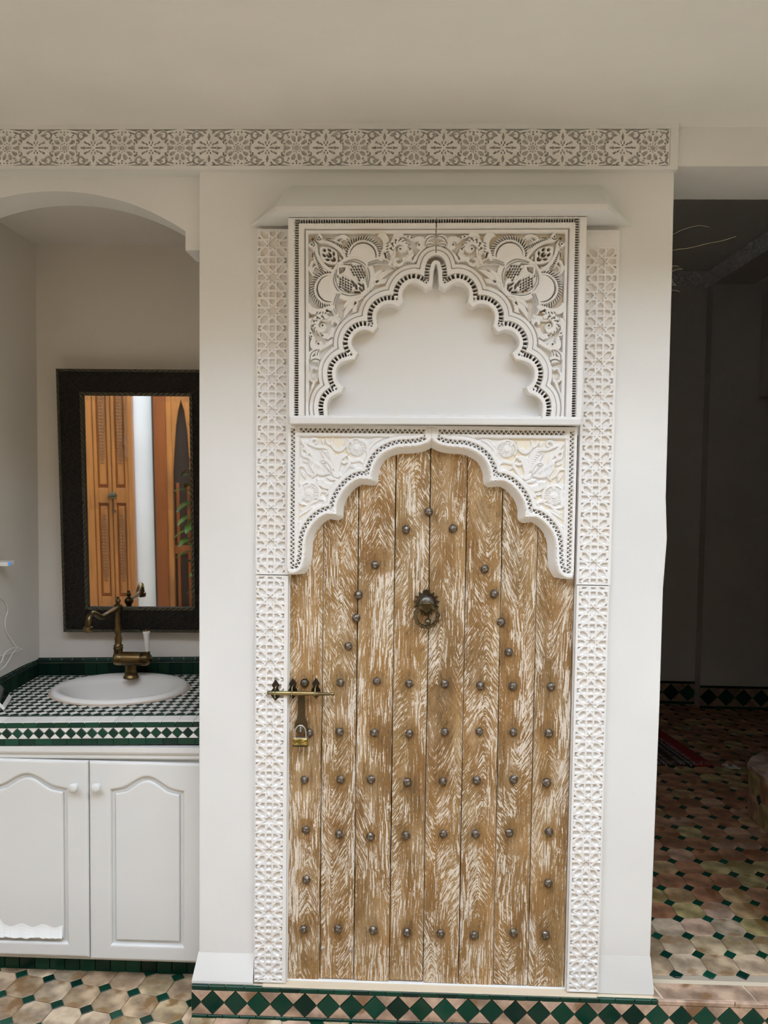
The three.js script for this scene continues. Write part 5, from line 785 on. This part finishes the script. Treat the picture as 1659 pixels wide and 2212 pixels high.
// ------------------------------------------------------------------ behind the camera, seen in the mirror
{
  const pineMap = dataTex(512, 512, (u, v) => { const g = noise(u * 60 + 1.5 * noise(u * 4, v * 2, 4), v * 4, 60) * 0.5 + 0.5, n = fbm(u * 8, v * 2, 3, 8), kx = (u * 2 % 1) - 0.5, ky = (v * 3 % 1) - 0.4, kn = sstep(0.05, 0.015, Math.hypot(kx, ky * 0.5)); const s = lerp(1, 0.82, g * 0.8) + 0.12 * n - 0.5 * kn; return [0.69 * s, 0.45 * s, 0.225 * s]; }, true);
  const pine = new THREE.MeshPhysicalMaterial({ map: pineMap, roughness: 0.38, clearcoat: 0.3, clearcoatRoughness: 0.25 }), pineD = new THREE.MeshPhysicalMaterial({ map: pineMap, color: rgb(0.62, 0.45, 0.36), roughness: 0.42 }), carve = new THREE.MeshStandardMaterial({ color: rgb(0.22, 0.10, 0.035), roughness: 0.6 });
  const fz = 3.6, back = (g) => g;                                      // doors face -z (towards the mirror)
  const box = (x0, x1, y0, y1, d0, d1, r = 0.004) => rblock(x0, x1, y0, y1, fz - d1, fz - d0, r);
  const d2 = structGroup('door_2'); tag(d2, 'carved honey coloured pine double door reflected in the mirror', 'door');
  part('jamb', box(-2.80, -2.735, 0, 2.35, 0, 0.06), pine, d2); part('jamb', box(-2.325, -2.279, 0, 2.35, 0, 0.06), pine, d2); part('door_head', box(-2.80, -2.279, 2.35, 2.45, 0, 0.06), pine, d2);
  const rowCarve = (p, x, y0, y1, w, z) => { const gs = [], n = Math.round((y1 - y0) / 0.030); for (let i = 0; i < n; i++) for (const s of [-1, 1]) { const y = lerp(y0, y1, (i + 0.5) / n), e = Math.sin(Math.PI * (i + 0.5) / n) ** 0.35, g = new THREE.TorusGeometry(0.012 * e + 0.002, 0.0042, 5, 10); g.translate(x + s * w * 0.27 * e, y, z); gs.push(g); } part('carving', mergeGeometries(gs), carve, p); };
  for (const [x0, x1] of [[-2.733, -2.484], [-2.476, -2.327]]) {
    const lf = new THREE.Group(); lf.name = childName(d2, 'door_leaf'); d2.add(lf); const a = x0 < -2.6 ? -2.640 : x0;
    part('stile', box(a, a + 0.030, 0.02, 2.35, 0.01, 0.045), pine, lf); part('stile', box(x1 - 0.030, x1, 0.02, 2.35, 0.01, 0.045), pine, lf);
    for (const [y0, y1] of [[0.02, 0.17], [1.06, 1.20], [2.25, 2.35]]) part('rail', box(a + 0.030, x1 - 0.030, y0, y1, 0.01, 0.043), pine, lf);
    for (const [y0, y1] of [[0.17, 1.06], [1.20, 2.25]]) { part('panel', box(a + 0.030, x1 - 0.030, y0, y1, 0.01, 0.022), pineD, lf); part('raised_field', box(a + 0.046, x1 - 0.046, y0 + 0.03, y1 - 0.03, 0.02, 0.036, 0.006), pine, lf); rowCarve(lf, (a + x1) / 2, y0 + (y0 < 1 ? 0.14 : 0.22), y1 - (y0 < 1 ? 0.10 : 0.05), 0.05, fz - 0.037); }
    if (a !== x0) part('fixed_stile', box(x0, a - 0.006, 0.02, 2.35, 0.0, 0.05), pine, lf);
  }
  const hd = new THREE.Group(); hd.name = 'latch'; d2.add(hd); part('latch_bar', capsuleBetween(V3(-2.515, 1.128, fz - 0.065), V3(-2.435, 1.135, fz - 0.065), 0.012), M.bronze, hd); part('latch_plate', box(-2.505, -2.445, 1.10, 1.16, 0.043, 0.055), M.oldBrass, hd); part('key_ring', new THREE.TorusGeometry(0.014, 0.0035, 8, 16).translate(-2.468, 0.985, fz - 0.05), M.bronze, hd); part('latch_chain', tube([V3(-2.47, 1.10, fz - 0.06), V3(-2.463, 1.05, fz - 0.055), V3(-2.468, 1.0, fz - 0.05)], 0.003, 12, 6), M.bronze, hd);
  const cutWork = []; for (let i = 0; i <= 16; i++) { const y = lerp(1.52, 2.30, i / 16); cutWork.push([-2.335 + 0.012 * Math.sin(i * 1.9) - 0.03 * (1 - i / 16) ** 2, y]); } part('fretwork_arch', extrude([[-2.318, 1.46], ...cutWork.map(([a, b]) => [a + 0.01, b]).reverse().reverse().map((p) => p), [-2.318, 2.32]].reverse(), fz - 0.066, fz - 0.045), carve, d2);
  const d3 = structGroup('door_3'); tag(d3, 'pine door frame with a pointed arch opening seen at the right of the mirror', 'door');
  part('black_edge', box(-2.098, -2.088, 0, 2.5, 0, 0.07, 0.001), M.black, d3); part('stile', box(-2.087, -1.975, 0, 2.5, 0, 0.065), pineD, d3); part('inner_stile', box(-1.975, -1.925, 0, 2.5, 0, 0.052), pine, d3);
  const op = [[-1.92, 0.05]]; op.push([-1.92, 1.35], [-1.905, 1.55], [-1.885, 1.78], [-1.862, 1.92], [-1.835, 2.02], [-1.805, 1.92], [-1.78, 1.72], [-1.76, 1.35], [-1.76, 0.05]);
  part('arched_leaf', extrude([[-1.924, 0], [-1.40, 0], [-1.40, 2.5], [-1.924, 2.5]], fz - 0.045, fz - 0.02, 0.002, [op.slice().reverse()]), pine, d3);
  part('recess', box(-1.93, -1.42, 0.02, 2.1, 0.0, 0.008, 0.001), new THREE.MeshStandardMaterial({ color: rgb(0.030, 0.014, 0.006), roughness: 0.7 }), d3); for (const x of [-1.90, -1.80]) part('inner_stile', box(x, x + 0.03, 0.05, 1.25, 0.008, 0.02), pineD, d3); part('rail', box(-1.92, -1.76, 0.58, 0.66, 0.008, 0.024), pineD, d3);
  const sw = thing('light_switch', 'white light switch on the pale wall strip reflected in the mirror', 'switch', [-2.108, 0.92, fz]); part('plate', rblock(-0.022, 0.006, -0.042, 0.042, -0.012, 0, 0.003), M.plastic, sw); part('rocker', rblock(-0.013, 0.000, -0.018, 0.018, -0.017, -0.011, 0.002), M.plastic, sw);
  // leafy pot plant in front of it
  const pl = thing('potted_plant', 'glossy green leafy plant whose leaves show at the right of the mirror', 'plant', [-1.56, 0, 3.30]), green = ['#2c4418', '#3a541e', '#223814', '#4a6428'].map((c) => new THREE.MeshPhysicalMaterial({ color: c, roughness: 0.35, side: THREE.DoubleSide, transmission: 0.0 })), r = rng(91);
  part('pot', lathe([[0, 0], [0.10, 0], [0.14, 0.22], [0.152, 0.225], [0.152, 0.25], [0.135, 0.25], [0.13, 0.20], [0, 0.20]], 28), M.pinks[1], pl); part('stem', tube([V3(0, 0.2, 0), V3(-0.07, 0.42, 0.0), V3(-0.13, 0.75, 0), V3(-0.12, 1.1, 0), V3(-0.10, 1.46, 0)], 0.008, 30, 7), M.bronze.clone(), pl).material.metalness = 0;
  for (let i = 0; i < 46; i++) {
    const y = lerp(0.28, 1.45, i / 45), a = i * 2.4 + r(), len = 0.13 + 0.08 * r(), wd = 0.030 + 0.014 * r(), pos = [], idx = []; for (let k = 0; k <= 8; k++) { const t = k / 8, w = wd * Math.sin(Math.PI * Math.min(1, t * 0.94 + 0.06)) ** 0.8, dy = 0.05 * t - 0.10 * t * t; pos.push(0.02 + len * t, dy + 0.006, -w, 0.02 + len * t, dy, 0, 0.02 + len * t, dy + 0.006, w); if (k < 8) { const b = 3 * k; idx.push(b, b + 1, b + 3, b + 1, b + 4, b + 3, b + 1, b + 2, b + 4, b + 2, b + 5, b + 4); } }
    const g = new THREE.BufferGeometry(); g.setAttribute('position', new THREE.Float32BufferAttribute(pos, 3)); g.setIndex(idx); g.computeVertexNormals(); const m = part('leaf', g, pick(green, r), pl, [y < 0.75 ? -0.13 * (y - 0.2) / 0.55 : -0.13 + 0.03 * (y - 0.75) / 0.7, y, 0]); m.rotation.set(0, a, (r() - 0.3) * 0.7, 'YXZ');
  }
}
renderer.render(scene, camera);
